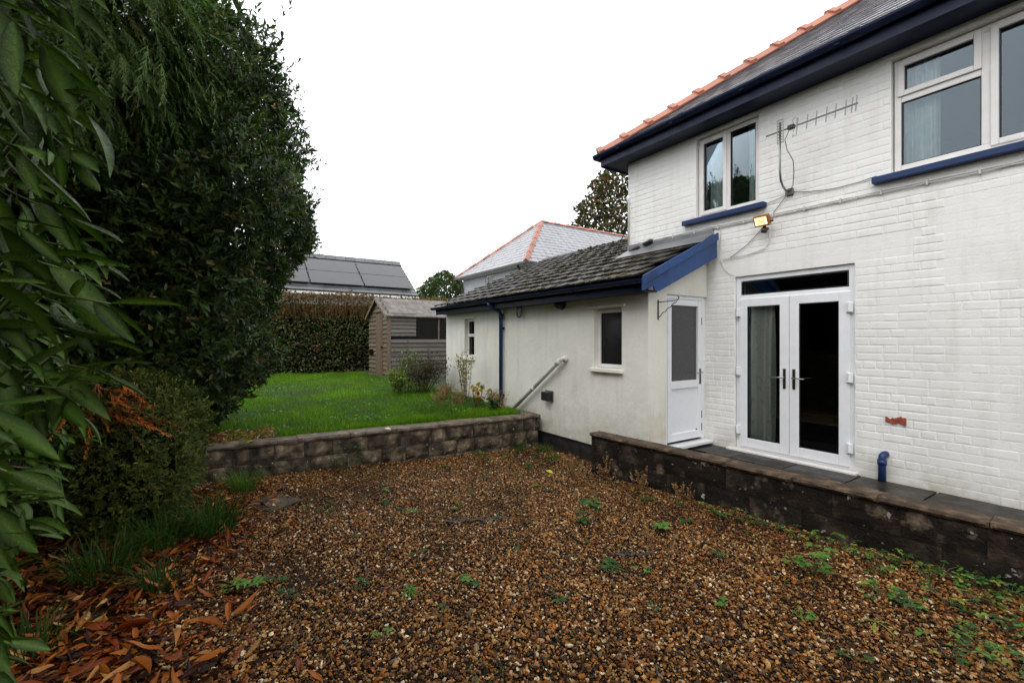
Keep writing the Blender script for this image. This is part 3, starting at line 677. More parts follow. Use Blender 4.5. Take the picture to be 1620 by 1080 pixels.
gm = MB(); gutter(gm, (RX0-.04, RY0-.045, rz(RY0)-.03), (RX1-.03, RY0-.045, rz(RY0)-.03), .055, (0, -1, 0))
for xx in np.arange(RX0+.4, RX1, .9): gm.box(xx-.018, xx+.018, RY0-.105, RY0+.018, rz(RY0)-.091, rz(RY0)-.085)
gm.build('gutter', M['navy'], ext)
for xx in (-8.2, -6.2, -4.9):
    gj = MB(); gutter(gj, (xx-.05, RY0-.045, rz(RY0)-.029), (xx+.05, RY0-.045, rz(RY0)-.029), .061, (0, -1, 0)); gj.build('gutter_joint', M['navy'], ext)
bx = RX1-.012
bg = MB(); bg.prism([(bx, 4.205, rz(4.205)-.15), (bx, 4.40, rz(4.40)-.17), (bx, 4.42, 2.235), (bx, 4.50, 2.235), (bx, HY-.05, rz(HY)-.28), (bx, HY-.05, rz(HY)-.055), (bx, 4.205, rz(4.205)-.01)], (.022, 0, 0))
bgo = bg.build('bargeboard', M['blue'], ext, bevel=.003)
MB().prism([(bx+.0225, 4.19, rz(4.19)-.075), (bx+.0225, HY-.045, rz(HY)-.045), (bx+.0225, HY-.045, rz(HY)+.055), (bx+.0225, 4.19, rz(4.19)+.03)], (.022, 0, 0)).build('barge_trim', M['blue'], bgo, bevel=.003)
MB().box(EXR+.002, bx-.002, EF+.05, HY-.05, 2.20, 2.215)
sf = MB(); sf.prism([(EXR+.002, 4.30, rz(4.30)-.14), (EXR+.002, HY-.05, rz(HY)-.14), (EXR+.002, HY-.05, rz(HY)-.12), (EXR+.002, 4.30, rz(4.30)-.12)], (bx-EXR-.004, 0, 0)); sf.build('verge_soffit', M['endrender'], ext)
dp = MB(); xx = -7.18; gy = RY0-.045
dp.tube([(xx-.02, gy, rz(RY0)-.07), (xx-.02, gy, rz(RY0)-.12), (xx-.01, gy+.05, rz(RY0)-.16), (xx, EF-.09, rz(RY0)-.22), (xx, EF-.05, rz(RY0)-.28), (xx, EF-.05, .36)], .036, 12)
dpo = dp.build('drainpipe', M['pipeblue'], ext, True)
for zc in (1.86, .62): MB().box(xx-.055, xx+.055, EF-.055, EF-.004, zc-.02, zc+.02).build('pipe_bracket', M['navy'], dpo)
MB().tube([(xx, EF-.05, 2.02), (xx, EF-.05, 2.12)], .041, 12).build('pipe_collar', M['pipeblue'], dpo, True)
wp = MB(); wp.tube([(-5.36, EF+.02, 1.355), (-5.375, EF-.05, 1.36), (-5.40, EF-.075, 1.345), (-5.47, EF-.075, 1.30), (-6.85, EF-.075, .34)], .033, 12)
wpo = wp.build('overflow_pipe', M['greypipe'], ext, True)
MB().tube([(-5.37, EF-.012, 1.355), (-5.372, EF-.04, 1.358)], .052, 12).build('pipe_boss', M['greypipe'], wpo, True)
MB().tube([(-5.43, EF-.075, 1.328), (-5.51, EF-.075, 1.272)], .040, 12).build('pipe_collar', M['greypipe'], wpo, True)
MB().tube([(-6.10, EF-.075, .862), (-6.16, EF-.075, .82)], .038, 12).build('pipe_collar', M['greypipe'], wpo, True)
fv = MB(); fv.box(-5.87, -5.69, EF-.11, EF-.012, .675, .82); fvo = fv.build('flue_terminal', M['black'], ext, bevel=.012)
MB().box(-5.885, -5.675, EF-.016, EF+.005, .66, .835).build('flue_plate', M['metal'], fvo, bevel=.004)
vt = MB(); vt.tube([(-5.455, EF+.01, 2.185), (-5.455, EF-.06, 2.185), (-5.455, EF-.11, 2.17), (-5.455, EF-.12, 2.15)], [.062, .062, .060, .05], 14); vt.tube([(-5.455, EF-.001, 2.185), (-5.455, EF-.012, 2.185)], .078, 14)
vt.build('vent_cowl', M['black'], ext, True)

# bulkhead lamp, bracket, flood lamp, aerial
bl = empty('wall_lamp', (-6.56, EF, 2.15), 'small unlit glass bulkhead lamp under the extension gutter', 'lamp')
MB().box(-6.62, -6.50, EF-.035, EF-.002, 2.22, 2.31).build('lamp_base', M['metal'], bl, bevel=.008)
MB().tube([(-6.56, EF-.06, 2.24), (-6.56, EF-.062, 2.22), (-6.56, EF-.062, 2.06), (-6.56, EF-.062, 2.03)], [.035, .045, .045, .02], 12).build('lamp_glass', glassmat('lamp_glass', (.8, .82, .8), .1, 1.5), bl, True)
MB().tube([(-6.56, EF-.062, 2.21), (-6.56, EF-.062, 2.08)], .022, 8).build('bulb', M['upvcold'], bl, True)
br = empty('basket_bracket', (EXR, 4.70, 1.92), 'black iron hanging basket bracket beside the side door', 'bracket')
b_ = MB(); b_.box(EXR+.002, EXR+.012, 4.69, 4.71, 1.90, 2.15); b_.tube([(EXR+.012, 4.70, 2.12), (EXR+.29, 4.70, 2.125), (EXR+.31, 4.70, 2.14), (EXR+.315, 4.70, 2.165), (EXR+.30, 4.70, 2.175)], .006, 6)
b_.build('arm', M['iron'], br)
b_ = MB(); b_.tube([(EXR+.012, 4.70, 1.93)]+[(EXR+.012+.27*t/14, 4.70+.008*math.sin(t*1.6), 1.93+.185*t/14+.008*math.cos(t*1.6)) for t in range(1, 15)], .005, 6); b_.build('scroll_stay', M['iron'], br)
fl_ = empty('flood_light', (-2.96, HY, 3.0), 'lit orange flood lamp with sensor on the white brick wall', 'flood lamp')
def rbox(cx, cy, cz, w, d, h, tilt):
    mb = MB(); c, s = math.cos(tilt), math.sin(tilt)
    mb.box(-w/2, w/2, -d/2, d/2, -h/2, h/2); mb.v = [(cx+x, cy+y*c-z*s, cz+y*s+z*c) for x, y, z in mb.v]; return mb
T_ = .42
lb = rbox(-2.965, HY-.13, 3.10, .18, .065, .135, T_); lbo = lb.build('lamp_body', M['brass'], fl_, bevel=.012)
em, nt, b0, o0 = new_mat('lit_lamp_glass'); b0.inputs['Base Color'].default_value = (1, .8, .5, 1); b0.inputs['Emission Color'].default_value = (1, .62, .25, 1); b0.inputs['Emission Strength'].default_value = 0.95
emn = noise_n(nt, pos_vec(nt), 22, 3); emr = ramp(nt, emn.outputs[0], [(.38, (1, .36, .06)), (.6, (1, .86, .62))]); nt.links.new(emr.outputs[0], b0.inputs['Emission Color'])
dv = Vector((0, -math.cos(T_), -math.sin(T_)))*.035
rbox(-2.965, HY-.13+dv.y, 3.10+dv.z, .14, .006, .095, T_).build('lamp_glass', em, lbo)
MB().tube([(-2.965, HY-.005, 3.02), (-2.965, HY-.06, 3.02), (-2.965, HY-.09, 3.06)], .016, 8).build('arm', M['bronze'], fl_)
MB().tube([(-2.965, HY-.07, 3.03), (-2.965, HY-.085, 2.985), (-2.965, HY-.09, 2.96)], [.02, .036, .030], 12).build('sensor', M['bronze'], fl_, True)
MB().tube([(-2.87, HY-.12, 3.08), (-2.84, HY-.11, 3.08)], .014, 8).build('side_knob', M['bronze'], fl_)
ae = empty('tv_aerial', (-2.70, HY, 3.4), 'metal television aerial with a row of short rods on the house wall', 'aerial')
m_ = MB(); m_.tube([(-2.705, HY-.01, 3.405), (-2.70, HY-.12, 3.40), (-2.672, HY-.24, 3.42), (-2.66, HY-.31, 3.47), (-2.658, HY-.33, 3.56), (-2.658, HY-.33, 4.12)], .012, 8); m_.build('mast', M['metal'], ae, True)
MB().box(-2.75, -2.66, HY-.03, HY-.004, 3.36, 3.44).build('wall_plate', M['greycable'], ae, bevel=.006)
by = HY-.33
m_ = MB(); m_.box(-2.80, -1.90, by-.032, by-.018, 4.0, 4.014); m_.build('boom', M['greycable'], ae)
for i, x in enumerate((-2.46, -2.36, -2.27, -2.175, -2.09, -2.00, -1.945, -1.91)):
    d_ = MB(); d_.tube([(x-.01, by-.025, 4.007-.075), (x+.004, by-.025, 4.007+.078)], .006, 6); d_.build('rod', M['metal'], ae)
m_ = MB()
for sx in (-2.665, -2.60):
    m_.tube([(sx, by-.045, 3.86), (sx, by-.045, 4.13)], .005, 6)
for k in range(9): m_.tube([(-2.665, by-.045, 3.87+.032*k), (-2.60, by-.045, 3.87+.032*k)], .0045, 5)
m_.build('reflector', M['metal'], ae)
m_ = MB(); m_.box(-2.56, -2.49, by-.05, by, 3.985, 4.035); m_.build('dipole_box', M['black'], ae, bevel=.01)
m_ = MB(); m_.tube([(-2.50, by-.03, 3.92), (-2.51, by-.03, 3.90), (-2.47, by-.03, 3.90), (-2.465, by-.03, 4.08), (-2.475, by-.03, 4.10), (-2.505, by-.03, 4.09), (-2.50, by-.03, 3.94)], .004, 6); m_.build('dipole', M['metal'], ae)
m_ = MB(); m_.tube([(-2.55, by-.02, 3.98), (-2.60, by-.01, 3.90), (-2.58, by, 3.78), (-2.54, by+.05, 3.66), (-2.565, by+.12, 3.55), (-2.64, HY-.07, 3.45), (-2.69, HY-.03, 3.41)], .0045, 6)
m_.build('lead', M['greycable'], ae, True)
# overhead wire to the house corner
m_ = MB(); m_.tube(sag((HX0-.01, HY+.06, 3.66), (-14.5, 13.5, 3.0), 14, 0, .12), .008, 6); tag(m_.build('overhead_wire', M['black']), 'thin black overhead wire running from the house corner over the tiled roof', 'wire')

# ------------------------------------------------------------------ patio and the low block wall
pat = MB(); pat.prism([(-4.30, 4.27, -.25), (5.5, 4.62, -.25), (5.5, HY+.004, -.25), (-3.79, HY+.004, -.25), (-3.79, 4.515, -.25), (-4.30, 4.515, -.25)], (0, 0, .425))
pato = tag(pat.build('patio', M['plinth']), kind='structure')
pvm = [slab_mesh('paving_slab', .585, .435, .035, M['paving'], 60+k) for k in range(4)]
for r in range(3):
    for c in range(9):
        xx = -3.48+.6*c+(.3 if r == 1 else 0); yy = 4.37+.45*r
        if xx > 1.3: continue
        if xx-.3 < -3.79 and yy+.44 > 4.6: xx += .02
        o = link('paving_slab', R.choice(pvm), pato, (xx, yy, .176+R.uniform(0, .004))); o.rotation_euler = (R.uniform(-.004, .004), R.uniform(-.004, .004), R.uniform(-.006, .006))
def lwy(x): return 4.08+.0592*(x+4.35)
def rough_block(name, w, h, d, mat, k, amp=.006, nx=6, nz=4):
    """a block with a rough face towards -y, face at y=0, back at y=d; origin at its lower left"""
    V = []; F = []; o3 = Vector((k*7.3, k*3.1, 0))
    for j in range(nz+1):
        for i in range(nx+1):
            x = w*i/nx; z = h*j/nz; edge = min(i, nx-i, j, nz-j)
            yv = -amp*(1.2+mnoise.noise(Vector((x*18, z*18, 0))+o3)*1.3) if edge > 0 else amp*.4+amp*.4*mnoise.noise(Vector((x*30, z*30, 2))+o3)
            dx = .003*mnoise.noise(Vector((x*20, z*20, 5))+o3) if edge == 0 else 0
            V.append((x+dx, yv, z+dx))
    for j in range(nz):
        for i in range(nx): a = j*(nx+1)+i; F.append((a, a+1, a+nx+2, a+nx+1))
    b = len(V); V += [(0, d, 0), (w, d, 0), (w, d, h), (0, d, h)]; n1 = nx+1
    F += [(b, b+3, b+2, b+1)]
    F += [tuple([b+1, b]+list(range(0, n1))), tuple([b+3, b+2]+[nz*n1+i for i in range(nx, -1, -1)]),
          tuple([b, b+3]+[j*n1 for j in range(nz, -1, -1)]), tuple([b+2, b+1]+[j*n1+nx for j in range(nz+1)])]
    me = bpy.data.meshes.new(name); me.from_pydata(V, [], F); me.materials.append(mat); me.update()
    return me
lowall = empty('low_wall', (-2, 4.3, -.1), 'low blackened block wall with brown coping along the white house patio', 'wall')
aw = math.atan(.0592)
core = MB(); core.prism([(-4.33, lwy(-4.33)+.016, -.3), (5.3, lwy(5.3)+.016, -.3), (5.3, lwy(5.3)+.17, -.3), (-4.33, lwy(-4.33)+.17, -.3)], (0, 0, .706)); core.build('mortar_core', M['mortar'], lowall)
bms = [rough_block('block', .442, .214, .10, M['darkblock'], k, .004) for k in range(6)]; bh = [rough_block('block', .222, .214, .10, M['darkblock'], 30+k, .004, 4) for k in range(3)]
for r in range(3):
    z0 = -.245+.2175*r
    x = -4.345
    first = True
    while x < 2.2:
        half = first and r % 2 == 1
        me = R.choice(bh) if half else R.choice(bms); L = .225 if half else .445; first = False
        o = link('block', me, lowall, Vector((x, lwy(x)+R.uniform(0, .003), z0))-wloc(lowall)); o.rotation_euler = (0, 0, aw); x += L*math.cos(aw)
cpm = [rough_block('coping_slab', .596, .040, .195, M['coping'], 50+k, .008, 14, 2) for k in range(4)]
x = -4.365
while x < 3:
    o = link('coping_slab', R.choice(cpm), lowall, Vector((x, lwy(x)-.018, .410+R.uniform(-.002, .001)))-wloc(lowall)); o.rotation_euler = (R.uniform(-.008, .008), R.uniform(-.003, .003), aw); x += .598

# ------------------------------------------------------------------ garden retaining wall
gw = empty('garden_wall', (-6.1, 2, -.1), 'retaining wall of rough stained blocks holding up the lawn', 'wall')
def gwx(y): return -5.945-.055*(4.42-y)
ag = math.pi/2-math.atan(.055)   # wall runs along +y (and slightly +x)
core = MB(); core.prism([(gwx(4.40)-.016, 4.40, -.3), (gwx(-2.2)-.016, -2.2, -.3), (gwx(-2.2)-.22, -2.2, -.3), (gwx(4.40)-.22, 4.40, -.3)], (0, 0, .665)); core.build('mortar_core', M['mortar'], gw)
gms = {L: [rough_block('block', L-.012, .186, .12, M['block'], 70+k+int(L*100), .012, 8 if L > .3 else 5) for k in range(4)] for L in (.44, .33, .22)}
dirw = Vector((math.cos(ag), math.sin(ag), 0))
for r in range(3):
    z0 = -.205+.197*r; yv = -2.2+.15*r
    while yv < 4.40:
        L = R.choice((.44, .44, .33, .44, .44, .22))
        if yv+L > 4.43: L = max(.12, 4.42-yv)
        Lk = min(gms, key=lambda q: abs(q-L)); me = R.choice(gms[Lk])
        o = link('block', me, gw, Vector((gwx(yv), yv, z0))-wloc(gw)); o.rotation_euler = (R.uniform(-.01, .01), 0, ag); o.scale.x = L/Lk; yv += L*math.sin(ag)
o = link('block', gms[.22][0], gw, Vector((gwx(4.42)-.235, 4.415, .19))-wloc(gw)); o.rotation_euler = (0, 0, math.pi)
o.location = Vector((gwx(4.42)-.01, 4.425, .189))-wloc(gw)
for r in range(2):
    o = link('block', gms[.22][r], gw, Vector((gwx(4.42)-.01, 4.425, -.205+.197*r))-wloc(gw)); o.rotation_euler = (0, 0, math.pi)
cgm = [rough_block('coping_slab', .61, .05, .25, M['palecoping'], 90+k, .008, 12, 2) for k in range(4)]
yv = -2.2
for i in range(12):
    L = .616 if yv+.616 < 4.45 else 4.45-yv
    if L < .1: break
    o = link('coping_slab', R.choice(cgm), gw, Vector((gwx(yv)+.028, yv, .385+R.uniform(-.003, .003)))-wloc(gw)); o.rotation_euler = (R.uniform(-.012, .012), R.uniform(-.004, .004), ag); o.scale.x = L/.616; yv += L*math.sin(ag)
for i in range(2):
    o = link('coping_slab', cgm[i], gw, Vector((gwx(4.45)-.24-.61*i, 4.45, .386))-wloc(gw)); o.rotation_euler = (0, 0, math.pi); o.scale.y = .8

# ------------------------------------------------------------------ shed
sh = empty('garden_shed', (-13.2, 5.2, .58), 'weathered timber shed with felt roof and black window openings by the hedge', 'shed')
SX, SL, SY0, SY1, SZ, SE, SR = -12.3, -14.1, 4.03, 6.5, .57, 2.34, 2.84
SM = (SX+SL)/2
def lap(mb_name, p0, p1, z, h, mat, n, thick=.02):
    """one overlapping board from p0 to p1 (xy), bottom z, outward normal n"""
    (xa, ya), (xb, yb) = p0, p1; nx_, ny_ = n; v = []
    for (x, y) in ((xa, ya), (xb, yb)):
        v += [(x, y, z), (x+nx_*thick, y+ny_*thick, z), (x+nx_*.006, y+ny_*.006, z+h), (x, y, z+h)]
    return MB().add(v, [(0, 1, 2, 3), (7, 6, 5, 4), (0, 4, 5, 1), (1, 5, 6, 2), (2, 6, 7, 3), (3, 7, 4, 0)]).build('board', mat, sh)
nb = 0
zb = SZ
while zb < 1.62:   # long side, lower boards
    hh = min(.125, 1.64-zb); lap('b', (SX, SY0+.05), (SX, SY1), zb+R.uniform(-.004, .004), hh+.012, M['board'], (1, 0), .040); zb += .125
zb = 1.75
while zb < SE-.03: lap('b', (SX, SY0+.05), (SX, SY0+.78), zb+R.uniform(-.004, .004), .112, M['board'], (1, 0), .036); zb += .105
MB().box(SX-.05, SX-.02, SY0+.05, SY1, 1.6, SE).build('window_void', M['blackglass'], sh)
MB().box(SX-.015, SX+.012, SY0+1.46, SY0+1.51, 1.63, SE).build('window_post', M['boardv'], sh)
MB().box(SX-.02, SX+.044, SY0-.044, SY0+.05, SZ, SE).build('corner_post', M['boardv'], sh)
MB().box(SX+.0405, SX+.050, SY0+.52, SY0+.545, 1.0, 1.64).build('batten', M['board'], sh)
MB().box(SX+.0405, SX+.050, SY0+1.15, SY0+1.175, .95, 1.55).build('batten', M['board'], sh)
zb = SZ
dxa, dxb = -12.72, -13.36    # door
while zb < 2.75:
    t = (zb-SE)/(SR-SE); xr = SX if zb < SE else SX+(SM-SX)*t; xl = SL if zb < SE else SL+(SM-SL)*t
    if zb < 2.40:
        lap('b', (xl+.01, SY0), (dxb-.02, SY0), zb, .135, M['boardg'], (0, -1), .040); lap('b', (dxa+.02, SY0), (xr-.01, SY0), zb, .135, M['boardg'], (0, -1), .040)
    elif xr-xl > .1: lap('b', (xl+.02, SY0), (xr-.02, SY0), zb, .135, M['boardg'], (0, -1), .040)
    zb += .125
MB().box(SL+.12, SL+.5, SY0-.05, SY0-.0405, 1.18, 1.36).build('dark_gap', M['blackglass'], sh)
dsh = MB(); dsh.box(dxb, dxa, SY0-.012, SY0+.01, SZ, 2.40); dso = dsh.build('door', M['boardv'], sh)
for k in range(6):
    xa = dxb+.005+k*.106; MB().box(xa, xa+.098, SY0-.034, SY0-.0125, SZ+.02, 2.38+R.uniform(-.01, .01)).build('plank', M['boardv'], dso)
MB().box(dxa-.09, dxa-.03, SY0-.06, SY0-.035, 1.40, 1.46).build('latch', M['black'], dso)
MB().prism([(SL, SY0+.012, SZ), (SX-.06, SY0+.012, SZ), (SX-.06, SY0+.012, SE), (SM, SY0+.012, SR-.03), (SL, SY0+.012, SE)], (0, .02, 0)).build('gable_back', M['boardv'], sh)
MB().box(SL, SL+.02, SY0+.04, SY1, SZ, SE).build('far_side', M['board'], sh)
MB().box(SL, SX, SY1, SY1+.02, SZ, SE).build('rear_side', M['board'], sh)
MB().box(SL, SX, SY0+.03, SY1, SZ-.15, SZ-.002).build('base', M['plinth'], sh)
rfm = MB()
ov = .09; sl_ = (SR-SE)/(SX-SM)
for sgn in (1, -1):
    xe = SM+sgn*(SX-SM+ov); ze = SE-sl_*ov
    rfm.prism([(SM+sgn*.001, SY0-.10, SR+.02), (xe, SY0-.10, ze+.02), (xe, SY0-.10, ze-.01), (SM+sgn*.001, SY0-.10, SR-.01)], (0, SY1-SY0+.2, 0))
rfm.build('felt_roof', M['felt'], sh)
for sgn in (1, -1):
    xe = SM+sgn*(SX-SM+ov); ze = SE-sl_*ov
    MB().prism([(SM, SY0-.125, SR+.025), (xe, SY0-.125, ze+.025), (xe, SY0-.125, ze-.06), (SM, SY0-.125, SR-.06)], (0, .022, 0)).build('bargeboard', M['boardg'], sh)

# ------------------------------------------------------------------ neighbours' houses
nh = empty('bungalow', (-22, 0, .5), 'neighbouring bungalow behind the hedge with black solar panels on its slate roof', 'bungalow')
NX, NR, NZ, NZR, NY0, NY1 = -20, -22.5, 3.67, 5.48, -12, 7.95
MB().box(-24.6, NX-.35, NY0+.3, NY1-.3, -.3, NZ).build('wall', M['farwall'], nh)
nr = MB()
nr.prism([(NX, NY0, NZ-.05), (NR, NY0, NZR-.04), (NR*2-NX, NY0, NZ-.05)], (0, NY1-NY0, 0)); nro = nr.build('roof', M['darkslate'], nh)
ns_ = Vector((NR-NX, 0, NZR-NZ)); nl = ns_.length; nu = ns_.normalized(); nn = Vector((-nu.z, 0, nu.x)); nn = nn if nn.z > 0 else -nn
for r in range(12):   # slate courses
    a = Vector((NX, 0, NZ))+nu*(nl*r/12); q = [a+nn*.0, a+nn*.03, a+nu*(nl/12)+nn*.012, a+nu*(nl/12)]
    MB().prism([(p.x, NY0, p.z) for p in q], (0, NY1-NY0, 0)).build('slate_course', M['darkslate'], nro)
for c in range(6):
    for r in range(2):
        y1_ = NY1-.18-2.22*c; y0_ = y1_-2.17; s0 = .42+1.09*r; s1 = s0+1.06
        pmb = MB()
        q = [Vector((NX, 0, NZ))+nu*s0+nn*.10, Vector((NX, 0, NZ))+nu*s1+nn*.10, Vector((NX, 0, NZ))+nu*s1+nn*.13, Vector((NX, 0, NZ))+nu*s0+nn*.13]
        pmb.prism([(p.x, y0_, p.z) for p in q], (0, y1_-y0_, 0)); po = pmb.build('solar_panel', M['panel'], nh)
        for (sa) in (s0+.2, s1-.2):
            q = [Vector((NX, 0, NZ))+nu*(sa-.04)+nn*.131, Vector((NX, 0, NZ))+nu*(sa+.04)+nn*.131, Vector((NX, 0, NZ))+nu*(sa+.04)+nn*.15, Vector((NX, 0, NZ))+nu*(sa-.04)+nn*.15]
            MB().prism([(p.x, y0_-.05, p.z) for p in q], (0, .07, 0)).build('clamp', M['black'], po)
for k in range(34):
    y0_ = NY1-.45*(k+1)
    if y0_ < NY0: break
    MB().prism([(NR+.24, y0_, NZR-.10), (NR, y0_, NZR+.12), (NR-.24, y0_, NZR-.10)], (0, .435, 0)).build('ridge_tile', M['ridge'], nro)
MB().box(NX-.02, NX+.08, NY0, NY1, NZ-.16, NZ-.06).build('gutter', M['upvcold'], nh)

h2 = empty('hip_roof_house', (-21, 18, .5), 'grey neighbouring house with slate hip roof and orange ridge tiles beyond the extension', 'house')
X0, X1, Y0, Y1, Z0 = -24.8, -17.4, 12.2, 27.0, 5.32; XM = (X0+X1)/2; dY = XM-X0; ZA = 8.45
hw = MB(); wl = wall_open(MB(), X0+.35, X1-.35, -.3, Z0-.1, [(-21.75, -20.95, 4.15, 5.15)], Y0+.35, Y0+.6, .2); wmesh(wl, 'front_wall', M['farwall'], h2)
MB().box(X0+.35, X1-.35, Y0+.61, Y1-.35, -.3, Z0-.1).build('wall', M['farwall'], h2)
w = MB(); w.frame(-21.74, -20.96, 4.16, 5.14, Y0+.40, Y0+.48, .07); wo = w.build('window', M['upvc'], h2)
MB().box(-21.668, -21.032, Y0+.44, Y0+.45, 4.235, 5.065).build('pane', M['obscure'], wo)
r2 = MB().add([(X0, Y0, Z0), (X1, Y0, Z0), (X1, Y1, Z0), (X0, Y1, Z0), (XM, Y0+dY, ZA), (XM, Y1-dY, ZA)], [(0, 1, 4), (1, 2, 5, 4), (2, 3, 5), (3, 0, 4, 5), (0, 3, 2, 1)]); r2o = wmesh(r2, 'roof', M['darkslate'], h2)
nrow = 15
farslates = MB()
for r in range(nrow):   # courses as overlapping thin steps, each slate jointed
    t0, t1 = r/nrow, (r+1)/nrow
    zA, zB = Z0+(ZA-Z0)*t0, Z0+(ZA-Z0)*t1
    # front (facing -y)
    xa, xb = X0+dY*t0, X1-dY*t0; yA, yB = Y0+dY*t0, Y0+dY*t1
    k = 0; x = xa+.05+(.2 if r % 2 else 0)
    while x < xb-.1:
        x2 = min(x+.4, xb-.05); l = R.uniform(.03, .045)
        farslates.add([(x+.008, yA, zA+l), (x2-.008, yA, zA+l), (x2-.008, yB, zB+.012), (x+.008, yB, zB+.012), (x+.008, yA, zA), (x2-.008, yA, zA)], [(0, 1, 2, 3), (4, 5, 1, 0)]); x = x2
    ya, yb = Y0+dY*t0, Y1-dY*t0; xA, xB = X1-dY*t0, X1-dY*t1
    y = ya+.05+(.2 if r % 2 else 0)
    while y < yb-.1:
        y2 = min(y+.4, yb-.05); l = R.uniform(.03, .045)
        farslates.add([(xA, y+.008, zA+l), (xA, y2-.008, zA+l), (xB, y2-.008, zB+.012), (xB, y+.008, zB+.012), (xA, y+.008, zA), (xA, y2-.008, zA)], [(0, 1, 2, 3), (4, 5, 1, 0)]); y = y2
M['farslate'] = surf('grey_far_slate', [(.3, (.17, .17, .18)), (.7, (.27, .27, .29))], 1.6, 6, (.22, .4), .25, 6, .02, layers=[(5, .5, .7, (.13, .13, .15), (1, 1, 1))])
tag(wmesh(farslates, 'slates', M['farslate'], r2o), kind='stuff')
def ridge_run(p0, p1, n, w=.2):
    p0, p1 = Vector(p0), Vector(p1); d = (p1-p0)/n; sd = d.cross(Vector((0, 0, 1))).normalized(); un = sd.cross(d).normalized()
    for k in range(n):
        a = p0+d*k+un*(.0 if k % 2 else .02)
        w_ = w*.72; MB().prism([a-sd*w_-un*.05, a+un*.075, a+sd*w_-un*.05], d*.985).build('ridge_tile', M['terracotta'], r2o)
ridge_run((X1, Y0, Z0+.03), (XM, Y0+dY, ZA+.03), 12); ridge_run((X0, Y0, Z0+.03), (XM, Y0+dY, ZA+.03), 12, .13); ridge_run((XM, Y0+dY+.02, ZA+.03), (XM, Y1-dY, ZA+.03), 16, .16)
MB().box(X0+.02, X1-.02, Y0+.02, Y0+.34, Z0-.14, Z0-.01).build('soffit', M['upvcold'], h2)
gm = MB(); gm.box(X0-.06, X1+.08, Y0-.08, Y0+.018, Z0-.12, Z0-.02); gm.box(X1-.018, X1+.08, Y0+.02, Y1, Z0-.12, Z0-.02); gm.build('gutter', M['black'], h2)
dpm = MB(); dpm.tube([(X1-.7, Y0-.0, Z0-.12), (X1-.65, Y0+.1, Z0-.3), (X1-.6, Y0+.28, Z0-.5), (X1-.6, Y0+.28, .5)], .06, 8); dpm.tube([(X0+.1, Y0-.0, Z0-.12), (X0+.3, Y0+.2, Z0-.4), (X0+.42, Y0+.28, Z0-.6), (X0+.42, Y0+.28, .5)], .06, 8)
dpm.build('drainpipe', M['black'], h2)

# ------------------------------------------------------------------ gravel: instanced angular stones
def gn_stones(obj, mat, radius_name='scl'):
    ng = bpy.data.node_groups.new('stones', 'GeometryNodeTree')
    ng.interface.new_socket('Geometry', in_out='INPUT', socket_type='NodeSocketGeometry'); ng.interface.new_socket('Geometry', in_out='OUTPUT', socket_type='NodeSocketGeometry')
    N = ng.nodes; L = ng.links; gi = N.new('NodeGroupInput'); go = N.new('NodeGroupOutput'); jn = N.new('GeometryNodeJoinGeometry')
    for k in range(4):
        ic = N.new('GeometryNodeMeshIcoSphere'); ic.inputs['Radius'].default_value = 1; ic.inputs['Subdivisions'].default_value = 2
        ps = N.new('GeometryNodeInputPosition'); ad = N.new('ShaderNodeVectorMath'); ad.inputs[1].default_value = (k*5.1, k*2.7, k*8.3); L.new(ps.outputs[0], ad.inputs[0])
        nz = N.new('ShaderNodeTexNoise'); nz.inputs['Scale'].default_value = .9; nz.inputs['Detail'].default_value = 1; L.new(ad.outputs[0], nz.inputs['Vector'])
        sb = N.new('ShaderNodeVectorMath'); sb.operation = 'SUBTRACT'; sb.inputs[1].default_value = (.5, .5, .5); L.new(nz.outputs['Color'], sb.inputs[0])
        sc = N.new('ShaderNodeVectorMath'); sc.operation = 'SCALE'; sc.inputs['Scale'].default_value = 1.7; L.new(sb.outputs[0], sc.inputs[0])
        sp = N.new('GeometryNodeSetPosition'); L.new(ic.outputs[0], sp.inputs[0]); L.new(sc.outputs[0], sp.inputs['Offset'])
        ss = N.new('GeometryNodeSetShadeSmooth'); ss.inputs['Shade Smooth'].default_value = k % 2 == 0; L.new(sp.outputs[0], ss.inputs[0])
        sm = N.new('GeometryNodeSetMaterial'); sm.inputs['Material'].default_value = mat; L.new(ss.outputs[0], sm.inputs[0])
        gi2 = N.new('GeometryNodeGeometryToInstance'); L.new(sm.outputs[0], gi2.inputs[0]); L.new(gi2.outputs[0], jn.inputs[0])
    ip = N.new('GeometryNodeInstanceOnPoints'); L.new(gi.outputs[0], ip.inputs['Points']); L.new(jn.outputs[0], ip.inputs['Instance']); ip.inputs['Pick Instance'].default_value = True
    rv = N.new('FunctionNodeRandomValue'); rv.data_type = 'INT'; rv.inputs[4].default_value = 0; rv.inputs[5].default_value = 3; L.new(rv.outputs[2], ip.inputs['Instance Index'])
    na = N.new('GeometryNodeInputNamedAttribute'); na.data_type = 'FLOAT_VECTOR'; na.inputs[0].default_value = 'rot'
    er = N.new('FunctionNodeEulerToRotation'); L.new(na.outputs[0], er.inputs[0]); L.new(er.outputs[0], ip.inputs['Rotation'])
    nb_ = N.new('GeometryNodeInputNamedAttribute'); nb_.data_type = 'FLOAT_VECTOR'; nb_.inputs[0].default_value = 'scl'; L.new(nb_.outputs[0], ip.inputs['Scale'])
    L.new(ip.outputs[0], go.inputs[0])
    md = obj.modifiers.new('stones', 'NODES'); md.node_group = ng
